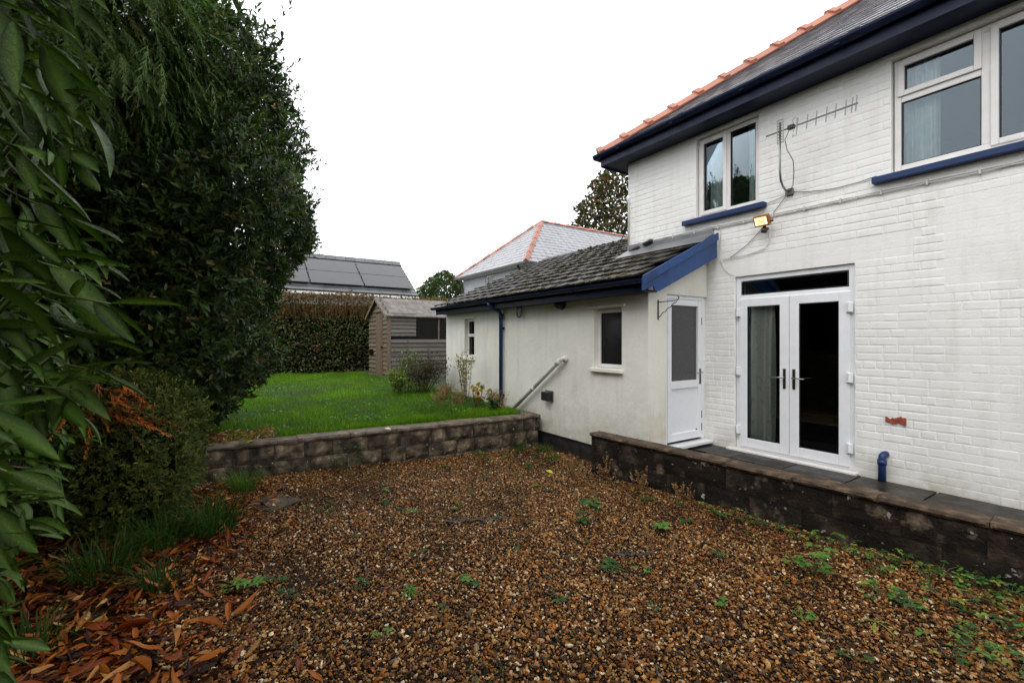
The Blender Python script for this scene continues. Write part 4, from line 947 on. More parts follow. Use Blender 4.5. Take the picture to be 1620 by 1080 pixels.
def points(name, P, rot, scl, col, mat, parent=None):
    me = bpy.data.meshes.new(name); me.vertices.add(len(P)); me.vertices.foreach_set('co', P.astype(np.float32).ravel())
    for nm, ty, d in (('rot', 'FLOAT_VECTOR', rot), ('scl', 'FLOAT_VECTOR', scl)):
        a = me.attributes.new(nm, ty, 'POINT'); a.data.foreach_set('vector', d.astype(np.float32).ravel())
    a = me.attributes.new('col', 'FLOAT_COLOR', 'POINT'); c = np.ones((len(P), 4), np.float32); c[:, :3] = col; a.data.foreach_set('color', c.ravel())
    me.materials.append(mat); o = link(name, me, parent); gn_stones(o, mat); return o
m_, nt, b0, o0 = new_mat('wet_gravel'); at = nt.nodes.new('ShaderNodeAttribute'); at.attribute_type = 'INSTANCER'; at.attribute_name = 'col'
tcn = nt.nodes.new('ShaderNodeTexCoord'); nn_ = noise_n(nt, tcn.outputs['Object'], 1.6, 3); rr_ = ramp(nt, nn_.outputs[0], [(.3, (.55, .5, .45)), (.7, (1.35, 1.3, 1.2))])
nt.links.new(mixc(nt, 1.0, at.outputs['Color'], rr_.outputs[0], 'MULTIPLY'), b0.inputs['Base Color']); b0.inputs['Roughness'].default_value = .36; b0.inputs['Specular IOR Level'].default_value = .16
M['stone'] = m_
sp = .0148
gx, gy = np.meshgrid(np.arange(-6.2, 1.2, sp), np.arange(-.75, 4.42, sp), indexing='ij'); P = np.stack([gx.ravel(), gy.ravel()], 1)+rng.uniform(-.6, .6, (gx.size, 2))*sp
fade = np.clip((P[:, 1]+.15+.35*np.clip((-2.6-P[:, 0])/3, -.6, 0))/.5+.6, 0, 1)
ok = (rng.random(len(P)) < fade) & (P[:, 1] < 4.1+.0592*(P[:, 0]+4.35)) & (P[:, 0] > -5.99-.055*(4.42-P[:, 1])+.02)
ok |= (P[:, 1] > 4.05) & (P[:, 0] > -5.9) & (P[:, 0] < -4.4)
ok &= ~((P[:, 0]+.9)*.55+(P[:, 1]-.3)*.84 < -1.6) | True
P = P[ok]; n = len(P)
tone = np.array([mnoise.noise(Vector((p[0]*.9, p[1]*.9, 4)))+.7*mnoise.noise(Vector((p[0]*3.1, p[1]*3.1, 9))) for p in P])
thin = rng.random(n) < np.clip((-tone-.35)*1.2, 0, .38); P = P[~thin]; tone = tone[~thin]; n = len(P)
scl = (rng.gamma(5, .00112, n)+.0028)*(1+.18*tone); scl = np.clip(scl, .005, .019)
sc3 = np.stack([scl*rng.uniform(.9, 1.45, n), scl*rng.uniform(.65, 1.0, n), scl*rng.uniform(.4, .75, n)], 1)
Z = gz(P[:, 0], P[:, 1])+rng.uniform(-.012, .010, n)+.010*tone
rot = np.stack([rng.normal(0, .45, n), rng.normal(0, .45, n), rng.uniform(0, 6.28, n)], 1)
pal = [(24, (.165, .074, .020)), (19, (.095, .036, .009)), (15, (.27, .135, .040)), (12, (.34, .215, .095)), (14, (.028, .016, .008)), (2.5, (.09, .076, .058)), (5, (.52, .43, .30)), (8, (.25, .086, .012)), (13, (.012, .008, .0045))]
colr = rcol(n, pal, .3)*(1+.32*tone[:, None])
gvo = points('gravel', np.column_stack([P, Z]), rot, sc3, colr, M['stone']); tag(gvo, kind='stuff')

# ------------------------------------------------------------------ leaf litter
DEADPAL = [(26, (.22, .062, .009)), (26, (.11, .020, .005)), (13, (.34, .115, .016)), (4, (.38, .20, .06)), (30, (.030, .010, .005)), (2, (.45, .30, .13))]
lt = leaf_t(1, .24, 6, .45, .25, .45, .9, .05)
def litter_pts(n, fn, box):
    out = []
    while len(out) < n:
        x, y = R.uniform(box[0], box[1]), R.uniform(box[2], box[3])
        if R.random() < fn(x, y): out.append((x, y))
    return np.array(out)
def ld1(x, y):   # bed under the laurel and along its edge
    e = -.02-.10*(x+3.4) + .16*math.sin(x*2.3)
    return 1.0 if y < e-.25 else max(0, 1-(y-e+.25)/.75)**1.6
P1 = litter_pts(5600, ld1, (-5.9, -1.9, -1.5, .9)); P2 = litter_pts(420, lambda x, y: max(0, 1-abs(y-3.95-.06*(x+1.5))/.7), (-2.6, .3, 3.0, 4.3))
P3 = litter_pts(120, lambda x, y: 1, (-5.9, .3, .4, 4.0)); P4 = litter_pts(120, lambda x, y: max(0, 1-(x+5.95)/.5), (-5.98, -5.3, -.2, 2.5))
PP = np.concatenate([P1, P2, P3, P4]); n = len(PP); zz = gz(PP[:, 0], PP[:, 1])+rng.uniform(.0, .035, n)
sz = np.concatenate([rng.uniform(.045, .145, len(P1)), rng.uniform(.03, .06, len(P2)), rng.uniform(.025, .05, len(P3)), rng.uniform(.03, .07, len(P4))])
d = np.stack([rng.normal(size=n), rng.normal(size=n), rng.normal(0, .22, n)], 1); u = np.stack([rng.normal(0, .45, n), rng.normal(0, .45, n), rng.choice([1, 1, -1], n)], 1)
tag(scatter('leaf_litter', lt, np.column_stack([PP, zz]), d, u, sz, rcol(n, DEADPAL, .35), M['dead']), kind='stuff')
# the largest fallen leaves, each by itself
bigleaf = []
for k, (w, fo, dr_) in enumerate(((.26, .35, .25), (.22, .7, .35), (.30, .25, -.25), (.24, .9, .2))):
    for q, c in enumerate(((.27, .078, .012), (.17, .036, .008), (.38, .17, .05))):
        tv, tt = leaf_t(1, w, 7, fo, dr_, .45, .9, .03)
        me = npmesh('fallen_leaf', tv, tt, M['dead'], np.tile(c, (len(tv), 1))*np.linspace(.85, 1.2, len(tv))[:, None], True); bigleaf.append(me)
for k in range(46):
    while True:
        x, y = R.uniform(-3.9, -2.5), R.uniform(-.95, .15)
        if R.random() < ld1(x, y)*(1 if x > -3.5 else .5): break
    o = link('fallen_leaf', R.choice(bigleaf), None, (x, y, gz(x, y)+R.uniform(.025, .06))); s = R.uniform(.11, .19); o.scale = (s, s, s)
    o.rotation_euler = (R.uniform(-.5, .5)+(math.pi if R.random() < .3 else 0), R.uniform(-.25, .15), R.uniform(0, 6.28))
    tag(o, 'large curled orange-brown fallen leaf lying in the litter beneath the laurel', 'leaf', 'large fallen leaves under the laurel')

# ------------------------------------------------------------------ lawn grass
n = 136000
X = -6.22-(rng.random(n)**1.35)*9.2; Y = rng.uniform(-3.2, 4.40, n)
near = 14000; X[:near] = -6.24-rng.random(near)*.30-.0; Y[:near] = rng.uniform(-.4, 4.3, near)
keep = (X < gwx(Y)-.23) & ~((X > -7.0) & (Y < .72) & (Y > -.2) & (rng.random(n) < .9)) & ~((X < -12.2) & (Y > 4.0))
X, Y = X[keep], Y[keep]; n = len(X)
tn = np.array([mnoise.noise(Vector((x*1.1, y*1.1, 1)))+.5*mnoise.noise(Vector((x*3.7, y*3.7, 7))) for x, y in zip(X, Y)])
H = rng.uniform(.035, .085, n)*(1+.9*np.clip(tn, -.5, .9))*np.where(X > -6.75, 1.6, 1)
Zl = lawn_z(X, Y)
gt = (np.array([(0, -.5, 0), (0, .5, 0), (.45, -.38, .62), (.45, .38, .62), (1, 0, 1.0)])*np.array([.5, 1, 1]), np.array([(0, 1, 3), (0, 3, 2), (2, 3, 4)]))
def blades(name, P, H, width, lean, col, mat, parent=None, kind=None):
    n = len(P); th = rng.uniform(0, 6.283, n); l = rng.uniform(.1, 1, n)*lean
    tv, tt = gt; V = np.empty((n, 5, 3)); c, s = np.cos(th), np.sin(th)
    for k in range(5):
        a = tv[k, 0]*l*H*2; b = tv[k, 1]*width
        V[:, k, 0] = P[:, 0]+a*c-b*s; V[:, k, 1] = P[:, 1]+a*s+b*c; V[:, k, 2] = P[:, 2]+tv[k, 2]*H*(1-.25*l*(k == 4))
    T = tt[None]+(np.arange(n)*5)[:, None, None]; sh_ = np.ones((n, 5, 1))
    off = np.array(wloc(parent)) if parent is not None else np.zeros(3)
    o = link(name, npmesh(name, V.reshape(-1, 3)-off, T.reshape(-1, 3), mat, (np.asarray(col)[:, None, :]*sh_).reshape(-1, 3)), parent)
    if kind: o['kind'] = kind
    return o
gc = rcol(n, [(5, (.085, .200, .005)), (3, (.125, .245, .008)), (2, (.040, .125, .004)), (1.2, (.21, .22, .04))], .25)*(1+.5*tn[:, None])
blades('grass', np.column_stack([X, Y, Zl]), H, rng.uniform(.003, .0065, n), 1.0, gc, M['grass'], None, 'stuff')

nl_ = 130; lx_ = rng.uniform(-13.5, -6.7, nl_); ly_ = rng.uniform(-.3, 4.2, nl_)
tag(scatter('lawn_leaves', lt, np.column_stack([lx_, ly_, lawn_z(lx_, ly_)+rng.uniform(.05, .09, nl_)]), unit(nl_)*np.array([1, 1, .3]), np.tile([[0., 0, 1]], (nl_, 1))+rng.normal(0, .4, (nl_, 3)), rng.uniform(.03, .06, nl_), rcol(nl_, [(2, (.30, .22, .05)), (2, (.25, .11, .03)), (1, (.40, .36, .12))], .3), M['dead']), kind='stuff')
clv = 1400; lx_ = -6.7-rng.random(clv)**1.4*7; ly_ = rng.uniform(-.5, 4.2, clv); kk = np.array([mnoise.noise(Vector((x*1.3, y*1.3, 5))) for x, y in zip(lx_, ly_)]) > .02; lx_, ly_ = lx_[kk], ly_[kk]; clv = len(lx_)
tag(scatter('clover', leaf_t(1, .7, 3, .12, .12, .5), np.column_stack([lx_, ly_, lawn_z(lx_, ly_)+rng.uniform(.04, .10, clv)]), unit(clv)*np.array([1, 1, .4]), np.tile([[0., 0, 1]], (clv, 1))+rng.normal(0, .4, (clv, 3)), rng.uniform(.03, .06, clv), rcol(clv, [(2, (.07, .19, .02)), (1, (.12, .24, .03))], .3), M['matte']), kind='stuff')
# ------------------------------------------------------------------ foliage: hedge, shrubs, trees
LT2 = leaf_t(1, .36, 2, .25, .18, .45); LT3 = leaf_t(1, .40, 3, .25, .2, .45); LTR = leaf_t(1, .62, 3, .15, .15, .5)
def trunk(parent, pts, rad, name='trunk', n=9): return MB().tube(pts, rad, n).build(name, M['bark'], parent, True)
hg = empty('hedge', (-16, 2, .5), 'tall clipped hedge with russet brown top behind the lawn', 'hedge')
HGX, HGY0, HGY1, HGT = -15.5, -6, 12, 3.12
MB().box(HGX-.95, HGX-.26, HGY0, HGY1, .2, HGT-.33).build('shade_core', M['core'], hg)  # solid filler against see-through, painted near black as shaded depth
n = 41000; yv = rng.uniform(HGY0, HGY1, n); zv = .5+(rng.random(n)**.85)*(HGT-.5); top = rng.random(n) < .16
xv = HGX+.10*np.array([mnoise.noise(Vector((0, y*1.3, z*1.6))) for y, z in zip(yv, zv)])-rng.gamma(1.2, .07, n)
zv[top] = HGT-.05+rng.normal(0, .06, top.sum())+.05*np.sin(yv[top]*2); xv[top] = HGX-rng.random(top.sum())*1.0
up_f = np.clip((zv-2.45+.45*np.array([mnoise.noise(Vector((1, y*1.1, z*2.0)))+.6*mnoise.noise(Vector((4, y*4, z*4))) for y, z in zip(yv, zv)]))/.45, 0, 1)
cg = rcol(n, [(5, (.030, .055, .014)), (3, (.050, .085, .020)), (2, (.075, .095, .025)), (1.2, (.075, .040, .016))], .35); cb_ = rcol(n, [(4, (.105, .048, .014)), (3, (.08, .042, .014)), (2, (.075, .08, .018)), (2, (.14, .085, .025))], .3)
cc = np.where((rng.random(n) < up_f*.72+.20)[:, None], cb_, cg)
d = unit(n)*.8+np.array([.6, 0, .1]); u = unit(n)*.8+np.array([.6, 0, .8])
scatter('foliage', LTR, np.column_stack([xv, yv, zv]), d, u, rng.uniform(.05, .10, n), cc, M['leaf'], hg)
n = 7000; P = np.column_stack([HGX-rng.random(n)*.30+.06, rng.uniform(HGY0, HGY1, n), rng.uniform(2.25, 2.75, n)])
tw = (np.array([(0, -.5, 0), (0, .5, 0), (1, 0, 0)]), np.array([(0, 1, 2)]))
def sticks(name, P, d, L, w, col, mat, parent, up=None):
    n = len(P); tv = tw[0]; B = basis(d, unit(n) if up is None else up)
    s3 = np.stack([L, w, w], 1); V = np.einsum('nij,nvj->nvi', B, tv[None]*s3[:, None, :])+P[:, None, :]
    T = tw[1][None]+(np.arange(n)*3)[:, None, None]; off = np.array(wloc(parent)) if parent is not None else np.zeros(3)
    return link(name, npmesh(name, V.reshape(-1, 3)-off, T.reshape(-1, 3), mat, np.repeat(col, 3, axis=0)), parent)
sticks('twigs', P, np.column_stack([rng.normal(.10, .15, n), rng.normal(0, .15, n), np.ones(n)]), rng.uniform(.25, .6, n), rng.uniform(.008, .018, n), rcol(n, [(2, (.14, .065, .025)), (1, (.20, .12, .05))], .3), M['matte'], hg)

def crown_pts(n, keys, ax, lump=.16, shell=.55, seed=0, tmin=0.0):
    """points in an uneven shell round axis ax=(x,y); keys = (z, r)"""
    zk = np.array([k[0] for k in keys]); rk = np.array([k[1] for k in keys])
    zs = rng.uniform(zk[0], zk[-1], n*3); rr = np.interp(zs, zk, rk); keep = rng.random(len(zs)) < rr/rk.max(); zs = zs[keep][:n]; rr = rr[keep][:n]
    m = len(zs); th = rng.uniform(0, 2*np.pi, m)
    lu = np.array([mnoise.noise(Vector((math.cos(a)*1.7+seed, math.sin(a)*1.7, z*.9)))+.55*mnoise.noise(Vector((math.cos(a)*4.5, math.sin(a)*4.5+seed, z*2.2))) for a, z in zip(th, zs)])
    q = 1-shell*rng.random(m)**2.0
    r = rr*(1+lump*lu)*q
    P = np.column_stack([ax[0]+r*np.cos(th), ax[1]+r*np.sin(th), zs])
    slope = np.gradient(rk, zk); sl = np.interp(zs, zk, slope)
    nrm_ = np.column_stack([np.cos(th), np.sin(th), -sl*.7]); nrm_ /= np.linalg.norm(nrm_, axis=1, keepdims=True)
    return P, nrm_, q
def whorls(name, P, nr, k, lsz, pal, mat, parent, tmpl, spread=.9, upb=.35, stem=.05, var=.3):
    n = len(P); ax_ = nr*.8+unit(n)*.55+np.array([0, 0, upb]); ax_ /= np.linalg.norm(ax_, axis=1, keepdims=True)
    A = np.repeat(ax_, k, 0); Q = np.repeat(P, k, 0); rad = unit(n*k); rad -= A*np.sum(A*rad, 1, keepdims=True); rad /= np.maximum(1e-6, np.linalg.norm(rad, axis=1, keepdims=True))
    t = np.tile(np.linspace(0, 1, k), n)[:, None]; pos = Q+A*stem*(t*2-1)
    d = A*(.25+.8*t)+rad*spread*(1.1-.5*t); u = A+rad*-.2+np.array([0, 0, .4])
    c = np.repeat(rcol(n, pal, .22), k, 0)*rng.uniform(1-var, 1+var, (n*k, 1))
    return scatter(name, tmpl, pos, d, u, rng.uniform(lsz*.65, lsz*1.2, n*k), c, mat, parent)
# big evergreen shrub (strawberry-tree like)
KEYS = [(.42, .75), (.75, 1.12), (1.35, 1.48), (2.1, 1.55), (2.6, 1.78), (3.0, 2.15), (3.3, 2.28), (3.7, 2.02), (4.3, 1.86), (5.0, 1.80), (5.6, 1.35), (5.95, .8), (6.15, .2)]
AX = (-7.35, -.87)
tr = empty('evergreen_tree', (AX[0], AX[1], .4), 'big dense glossy evergreen tree with cream flower clusters at the left of the lawn', 'tree')
for k in range(5):
    a = k*1.26; trunk(tr, [(AX[0]+.12*math.cos(a), AX[1]+.12*math.sin(a), .2), (AX[0]+.3*math.cos(a), AX[1]+.3*math.sin(a), 1.4), (AX[0]+.7*math.cos(a+.3), AX[1]+.7*math.sin(a+.3), 3.0), (AX[0]+.8*math.cos(a+.5), AX[1]+.8*math.sin(a+.5), 4.6)], [.09, .075, .05, .02], 'trunk')
def facing(P, nr, q, back=.25):
    k = ((nr[:, 0]*(-P[:, 0])+nr[:, 1]*(-P[:, 1])) > -4.5) | (rng.random(len(P)) < back); return P[k], nr[k], q[k]
P, nr, q = facing(*crown_pts(19000, KEYS, AX, .24, .40, 3))
whorls('foliage', P, nr, 9, .092, [(5, (.018, .036, .009)), (4, (.034, .062, .013)), (2.6, (.062, .105, .020)), (1.5, (.085, .075, .020))], M['leaf'], tr, LT2, .85, .35, .06)
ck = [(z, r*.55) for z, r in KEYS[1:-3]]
def blob(name, keys, ax, mat, parent, seg=16):
    V = []; F = []
    for z, r in keys:
        for k in range(seg): a = 2*math.pi*k/seg; rr = r*(1+.15*math.sin(3*a+z*2)); V.append((ax[0]+rr*math.cos(a), ax[1]+rr*math.sin(a), z))
    for j in range(len(keys)-1):
        for k in range(seg): F.append((j*seg+k, j*seg+(k+1) % seg, (j+1)*seg+(k+1) % seg, (j+1)*seg+k))
    F += [tuple(range(seg))[::-1], tuple((len(keys)-1)*seg+k for k in range(seg))]
    return MB().add(V, F).build(name, mat, parent, True)
blob('inner_shade_core', ck, AX, M['core'], tr)  # near-black blob in place of the shade inside the crown
P, nr, q = crown_pts(260, [(1.5, 1.5), (2.7, 1.85), (3.2, 2.3), (4.1, 1.9), (5.0, 1.82), (5.8, 1.0)], AX, .2, .04, 3)
whorls('flower_cluster', P, nr, 10, .032, [(4, (.42, .28, .12)), (3, (.30, .17, .07)), (1, (.5, .42, .22))], M['flower'], tr, LTR, .9, .2, .02)
P, nr, q = crown_pts(30, [(1.0, 1.4), (3.0, 2.1), (4.5, 1.95), (5.6, 1.5)], AX, .2, .03, 3)
whorls('red_berry', P, nr, 6, .022, [(1, (.35, .02, .01))], M['flower'], tr, LTR, .8, .2, .012)
# twigs that stick out of the outline
P, nr, q = crown_pts(420, KEYS[2:], AX, .24, .02, 3)
tip = P+nr*rng.uniform(.10, .34, (len(P), 1))+np.array([0, 0, .12])
for f_ in (0.35, .7, 1.0): whorls('shoot', P+(tip-P)*f_, nr+np.array([0, 0, .6]), 6, .08, [(3, (.022, .050, .012)), (2, (.045, .08, .018))], M['leaf'], tr, LT2, .7, .8, .04)
# cypress with hanging sprays
def spray_t(seed):
    rr = np.random.default_rng(seed); V = []; T = []
    def tri(a, b, w):
        a, b = np.array(a), np.array(b); d = b-a; s = np.cross(d, [0, 0, 1.]); s = s/max(1e-6, np.linalg.norm(s))*w
        i = len(V); V.extend([a-s, a+s, b]); T.append((i, i+1, i+2))
    N = 11
    for k in range(N):
        t = k/(N-1); x = t+rr.uniform(-.02, .02); z = -.30*t*t
        if k < N-1: tri((x, 0, z), (x+1/(N-1)*1.4, 0, -.30*(t+.08)**2), .010)
        for s in (-1, 1):
            if rr.random() < .15: continue
            L = .36*(1-.6*t)*rr.uniform(.45, 1.3); zz = rr.uniform(-.35, .1)
            e = np.array([x+L*rr.uniform(.65, 1.0), s*L*rr.uniform(.25, .6), z+zz*L]); tri((x, 0, z), e, .010); b = np.array([x, 0, z])
            for m in range(4):
                f = .22+.22*m+rr.uniform(-.05, .05); p = b+(e-b)*f; l2 = L*rr.uniform(.18, .42)*(1.15-f)*1.3
                s2 = 1 if m % 2 else -1
                tri(p, p+np.array([l2*.9, s*l2*.2+s2*l2*rr.uniform(.3, .6), rr.uniform(-.5, .1)*l2]), .012)
    return np.array(V), np.array(T)
cy = empty('cypress_tree', (-6.08, -1.95, 0), 'cypress with soft drooping feathery sprays hanging in front of the evergreen tree', 'tree')
trunk(cy, [(-6.08, -1.95, -.1), (-6.08, -1.95, 3), (-6.06, -1.93, 4.4), (-6.04, -1.9, 5.5)], [.2, .15, .1, .02])
CKEYS = [(3.0, .9), (3.4, 1.45), (3.9, 1.85), (4.6, 1.9), (5.2, 1.4), (5.6, .5)]
for k in range(24):
    z = 3.4+k*.08; a = k*2.4; r = np.interp(z, [c[0] for c in CKEYS], [c[1] for c in CKEYS])
    trunk(cy, [(-6.06, -1.93, z-.3), (-6.06+r*.5*math.cos(a), -1.93+r*.5*math.sin(a), z+.1), (-6.06+r*.95*math.cos(a), -1.93+r*.95*math.sin(a), z-.1)], [.03, .02, .006], 'limb', 6)
for sd in range(3):
    P, nr, q = facing(*crown_pts(3300, CKEYS, (-6.06, -1.93), .28, .45, 8+sd), back=.15)
    n = len(P); d = nr*.75+np.array([.0, .0, -.85])+rng.normal(0, .28, (n, 3)); u = nr*.7+np.array([0, 0, .7])+rng.normal(0, .3, (n, 3))
    scatter('foliage', spray_t(sd), P+np.array([0, 0, .2]), d, u, rng.uniform(.22, .44, n), rcol(n, [(5, (.070, .125, .030)), (3, (.095, .165, .042)), (2, (.135, .20, .060)), (.5, (.14, .10, .035))], .3), M['cyp'], cy)
blob('inner_shade_core', [(z, r*.5) for z, r in CKEYS[1:-1]], (-6.06, -1.93), M['core'], cy)  # dark filler blob, painted as the shaded inside of the cypress
# small-leaved bush in front of the wall's end
sb = empty('small_leaved_shrub', (-5.15, -.62, 0), 'rounded olive green shrub with tiny leaves left of the retaining wall', 'shrub')
SK = [(.12, .42), (.4, .55), (.7, .60), (1.0, .56), (1.25, .40), (1.36, .15)]
for a in range(5): trunk(sb, [(-5.15, -.62, -.05), (-5.15+.2*math.cos(a*1.3), -.62+.2*math.sin(a*1.3), .5), (-5.15+.35*math.cos(a*1.3), -.62+.35*math.sin(a*1.3), 1.0)], [.02, .014, .005], 'stem', 6)
P, nr, q = crown_pts(3800, SK, (-5.15, -.62), .25, .4, 21)
whorls('foliage', P, nr, 7, .042, [(5, (.050, .072, .012)), (4, (.078, .095, .015)), (2, (.115, .12, .02)), (1.5, (.025, .04, .012))], M['matte'], sb, LT2, .8, .45, .03)
P, nr, q = crown_pts(1500, [(z*.75, r*1.15) for z, r in SK], (-5.55, -1.05), .25, .4, 25)
whorls('foliage', P, nr, 7, .036, [(5, (.030, .042, .012)), (3, (.050, .058, .016)), (2, (.07, .04, .018))], M['leaf'], sb, LT2, .8, .45, .03)
blob('inner_shade_core', [(z, r*.6) for z, r in SK[:-1]], (-5.15, -.62), M['core'], sb)  # solid dark filler, painted as shade beneath the leaves
df = empty('dead_spray', (-4.72, -.62, 1.15), 'dead rusty orange conifer sprays caught on top of the small-leaved shrub', 'dead branch')
n = 40; P = np.column_stack([rng.normal(-4.74, .10, n), rng.normal(-.74, .13, n), rng.uniform(1.0, 1.30, n)])
scatter('spray', spray_t(9), P, np.column_stack([rng.normal(.5, .4, n), rng.normal(.5, .5, n), rng.normal(-.15, .25, n)]), np.tile([[0., 0, 1]], (n, 1))+rng.normal(0, .4, (n, 3)), rng.uniform(.16, .34, n), rcol(n, [(3, (.42, .10, .018)), (2, (.28, .06, .014)), (1, (.46, .18, .04))], .3), M['dead'], df)

# foreground laurel ------------------------------------------------------
la = empty('laurel_bush', (-2.6, -1.7, 0), 'large glossy leaved laurel close by on the left edge', 'bush')
lm = []
for k, (w, fo, dr_, pk) in enumerate(((.29, .18, .22, .5), (.25, .32, .42, .52), (.32, .12, .12, .52), (.27, .24, -.06, .5), (.24, .48, .52, .52))):
    tv, tt = leaf_t(1, w, 9, fo, dr_, pk, .8, .008)
    mid = np.abs(tv[:, 1]) < 1e-6
    for c in ((.006, .021, .0014), (.011, .034, .002), (.004, .014, .0013), (.020, .044, .003)):
        cols = np.tile(c, (len(tv), 1)); cols[mid] = np.array([.07, .12, .022])
        lm.append(npmesh('leaf', tv, tt, M['laurel'], cols, True))
CAMV = Vector((0, 0, 1.65))
# branch tips, set out over the face of the bush that the yard sees (x, y, z) with the direction each shoot points
tips = []
def T(x, y, z, dz=-.6, n=7, L=.19):
    if 1.4 < z < 1.9: dz, L = -.28, .23
    tips.append((Vector((x, y, z)), dz, n, L))
for q in [(-1.74,-0.54,2.62,-0.95),(-1.78,-0.44,2.71,-0.95),(-1.71,-0.33,2.7,-0.95),(-1.71,-0.5,2.52,-0.95),(-1.88,-0.48,2.62,-0.95),(-1.83,-0.37,2.62,-0.95),(-1.81,-0.53,2.46,-0.95),(-1.58,-0.37,2.39,-0.95),(-1.95,-0.42,2.56,-0.95),(-1.76,-0.47,2.34,-0.95),(-2.23,-0.47,2.59,-0.95),(-1.92,-0.55,2.29,-0.95),(-1.89,-0.46,2.34,-0.95),(-1.86,-0.35,2.35,-0.95),(-1.85,-0.54,2.17,-0.95),(-1.7,-0.42,2.14,-0.95),(-2.1,-0.4,2.28,-0.95),(-1.93,-0.5,2.07,-0.95),(-2.23,-0.51,2.15,-0.95),(-1.98,-0.57,2.0,-0.95),(-1.84,-0.46,1.97,-0.95),(-2.13,-0.43,2.07,-0.95),(-2.36,-0.53,1.99,-0.95),(-2.25,-0.41,1.98,-0.95),(-1.73,-0.49,1.8,-0.95),(-1.76,-0.36,1.85,-0.95),(-2.19,-0.4,1.86,-0.95),(-1.95,-0.5,1.73,-0.95),(-1.92,-0.39,1.76,-0.95),(-1.68,-0.24,1.75,-0.95),(-1.86,-0.54,1.68,-0.95),(-2.39,-0.56,1.64,-0.95),(-2.3,-0.4,1.67,-0.95),(-1.78,-0.46,1.57,-0.35),(-2.11,-0.43,1.54,-0.35),(-2.0,-0.32,1.55,-0.35),(-1.71,-0.48,1.48,-0.35),(-2.12,-0.49,1.48,-0.35),(-1.99,-0.38,1.49,-0.35),(-1.81,-0.48,1.42,-0.35),(-2.19,-0.47,1.33,-0.35),(-1.75,-0.5,1.31,-0.15),(-1.6,-0.42,1.33,-0.15),(-2.46,-0.59,1.16,-0.15),(-1.86,-0.56,1.2,-0.15),(-1.72,-0.46,1.22,-0.15),(-1.68,-0.41,1.21,-0.15),(-1.63,-0.45,1.15,-0.15),(-1.7,-0.44,1.11,-0.15),(-1.74,-0.53,1.04,-0.15),(-1.85,-0.5,0.98,-0.15),(-1.76,-0.52,0.92,-0.15),(-1.93,-0.55,0.85,-0.15),(-1.89,-0.59,0.75,-0.15),(-1.72,-0.5,0.82,-0.15)]: T(*q)
rgt = Vector((.55, .84, 0)); root = Vector((-2.75, -1.75, 0))
stem = MB(); nleaf = 0; restV = []; restT = []; restC = []; nv = 0
def put_leaf(me, pos, d, up, s, single):
    global nv
    d = d.normalized(); u = (up-d*up.dot(d)); u = u.normalized() if u.length > 1e-4 else d.orthogonal(); sv = u.cross(d)
    from mathutils import Matrix
    Mx = Matrix((d, sv, u)).transposed().to_4x4()
    if single:
        o = link('leaf', me, la); o.location = pos-la.location; o.rotation_euler = Mx.to_euler(); o.scale = (s, s, s)
    else:
        V = [Mx @ (v.co*s)+pos-la.location for v in me.vertices]; ca = me.color_attributes['col'].data
        restV.extend([v[:] for v in V]); restC.extend([c.color[:3] for c in ca]); restT.extend([[i+nv for i in p.vertices] for p in me.polygons]); nv += len(V)
for ti, (p, dz, n, L) in enumerate(tips):
    ax = (rgt*R.uniform(.6, 1.05)+Vector((.836, -.549, 0))*R.uniform(-.35, .5)+Vector((0, 0, dz*R.uniform(.2, .9)))).normalized()
    b = p-ax*.16
    q = root.lerp(b, .55)+Vector((0, 0, .15)); z0 = min(b.z*.35, .8)
    stem.tube([root+Vector((R.uniform(-.15, .15), R.uniform(-.15, .15), z0)), q, b-ax*.1+Vector((0, 0, .02)), b, p], [.014, .009, .006, .004, .0025], 5)
    if p.z > 1.75: L = R.uniform(.22, .28)
    nn_ = R.randint(4, 5)
    for k in range(nn_):
        t = k/(nn_-1); a = k*2.4+ti
        s1 = ax.orthogonal().normalized(); s2 = ax.cross(s1); rad = s1*math.cos(a)+s2*math.sin(a)
        d = ax*(.6+.6*t)+rad*(.95-.45*t)+Vector((0, 0, -.34 if dz < -.5 else -.08))
        up = Vector((0, 0, .75))+rad*.6+Vector((.836, -.549, 0))*R.uniform(-.1, .55)+Vector((R.uniform(-.3, .3), R.uniform(-.3, .3), 0))
        sz_ = L*R.uniform(.55, 1.12)*(1.0 if t < .85 else .8)
        single = nleaf < 298; nleaf += 1
        put_leaf(R.choice(lm), b+(p-b)*t, d, up, sz_, single)
for k in range(420):    # the leaves behind, inside the bush
    t = R.uniform(1.5, 2.9); lx = R.uniform(-2.9, -.80)*t/1.5; z = R.uniform(.05, 4.2)
    lim = -.86*t if z > .9 else (-.95-.1*(.9-z))*t
    lx = lim-abs(R.gauss(0, .35))*1.0-.12*t
    pos = Vector((.549*lx-.836*t, .836*lx+.549*t, z))
    if (pos-CAMV).length < 1.2: continue
    d = rgt*R.uniform(.0, 1)+Vector((R.uniform(-.6, .6), R.uniform(-.6, .6), R.uniform(-.9, .2)))
    put_leaf(R.choice(lm), pos, d, Vector((R.uniform(-.5, .5), R.uniform(-.5, .5), 1)), R.uniform(.12, .18), False)
me = npmesh('foliage', np.array(restV), np.array(restT), M['laurel'], np.array(restC), True); tag(link('foliage', me, la), kind='stuff')
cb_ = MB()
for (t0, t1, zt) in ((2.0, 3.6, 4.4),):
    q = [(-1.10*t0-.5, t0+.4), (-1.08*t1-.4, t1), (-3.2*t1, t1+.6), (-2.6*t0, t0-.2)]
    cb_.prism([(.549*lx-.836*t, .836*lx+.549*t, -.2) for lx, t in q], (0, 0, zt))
cb_.build('shade_core', M['core'], la)  # near-black solid added so gaps between the leaves read as deep shade
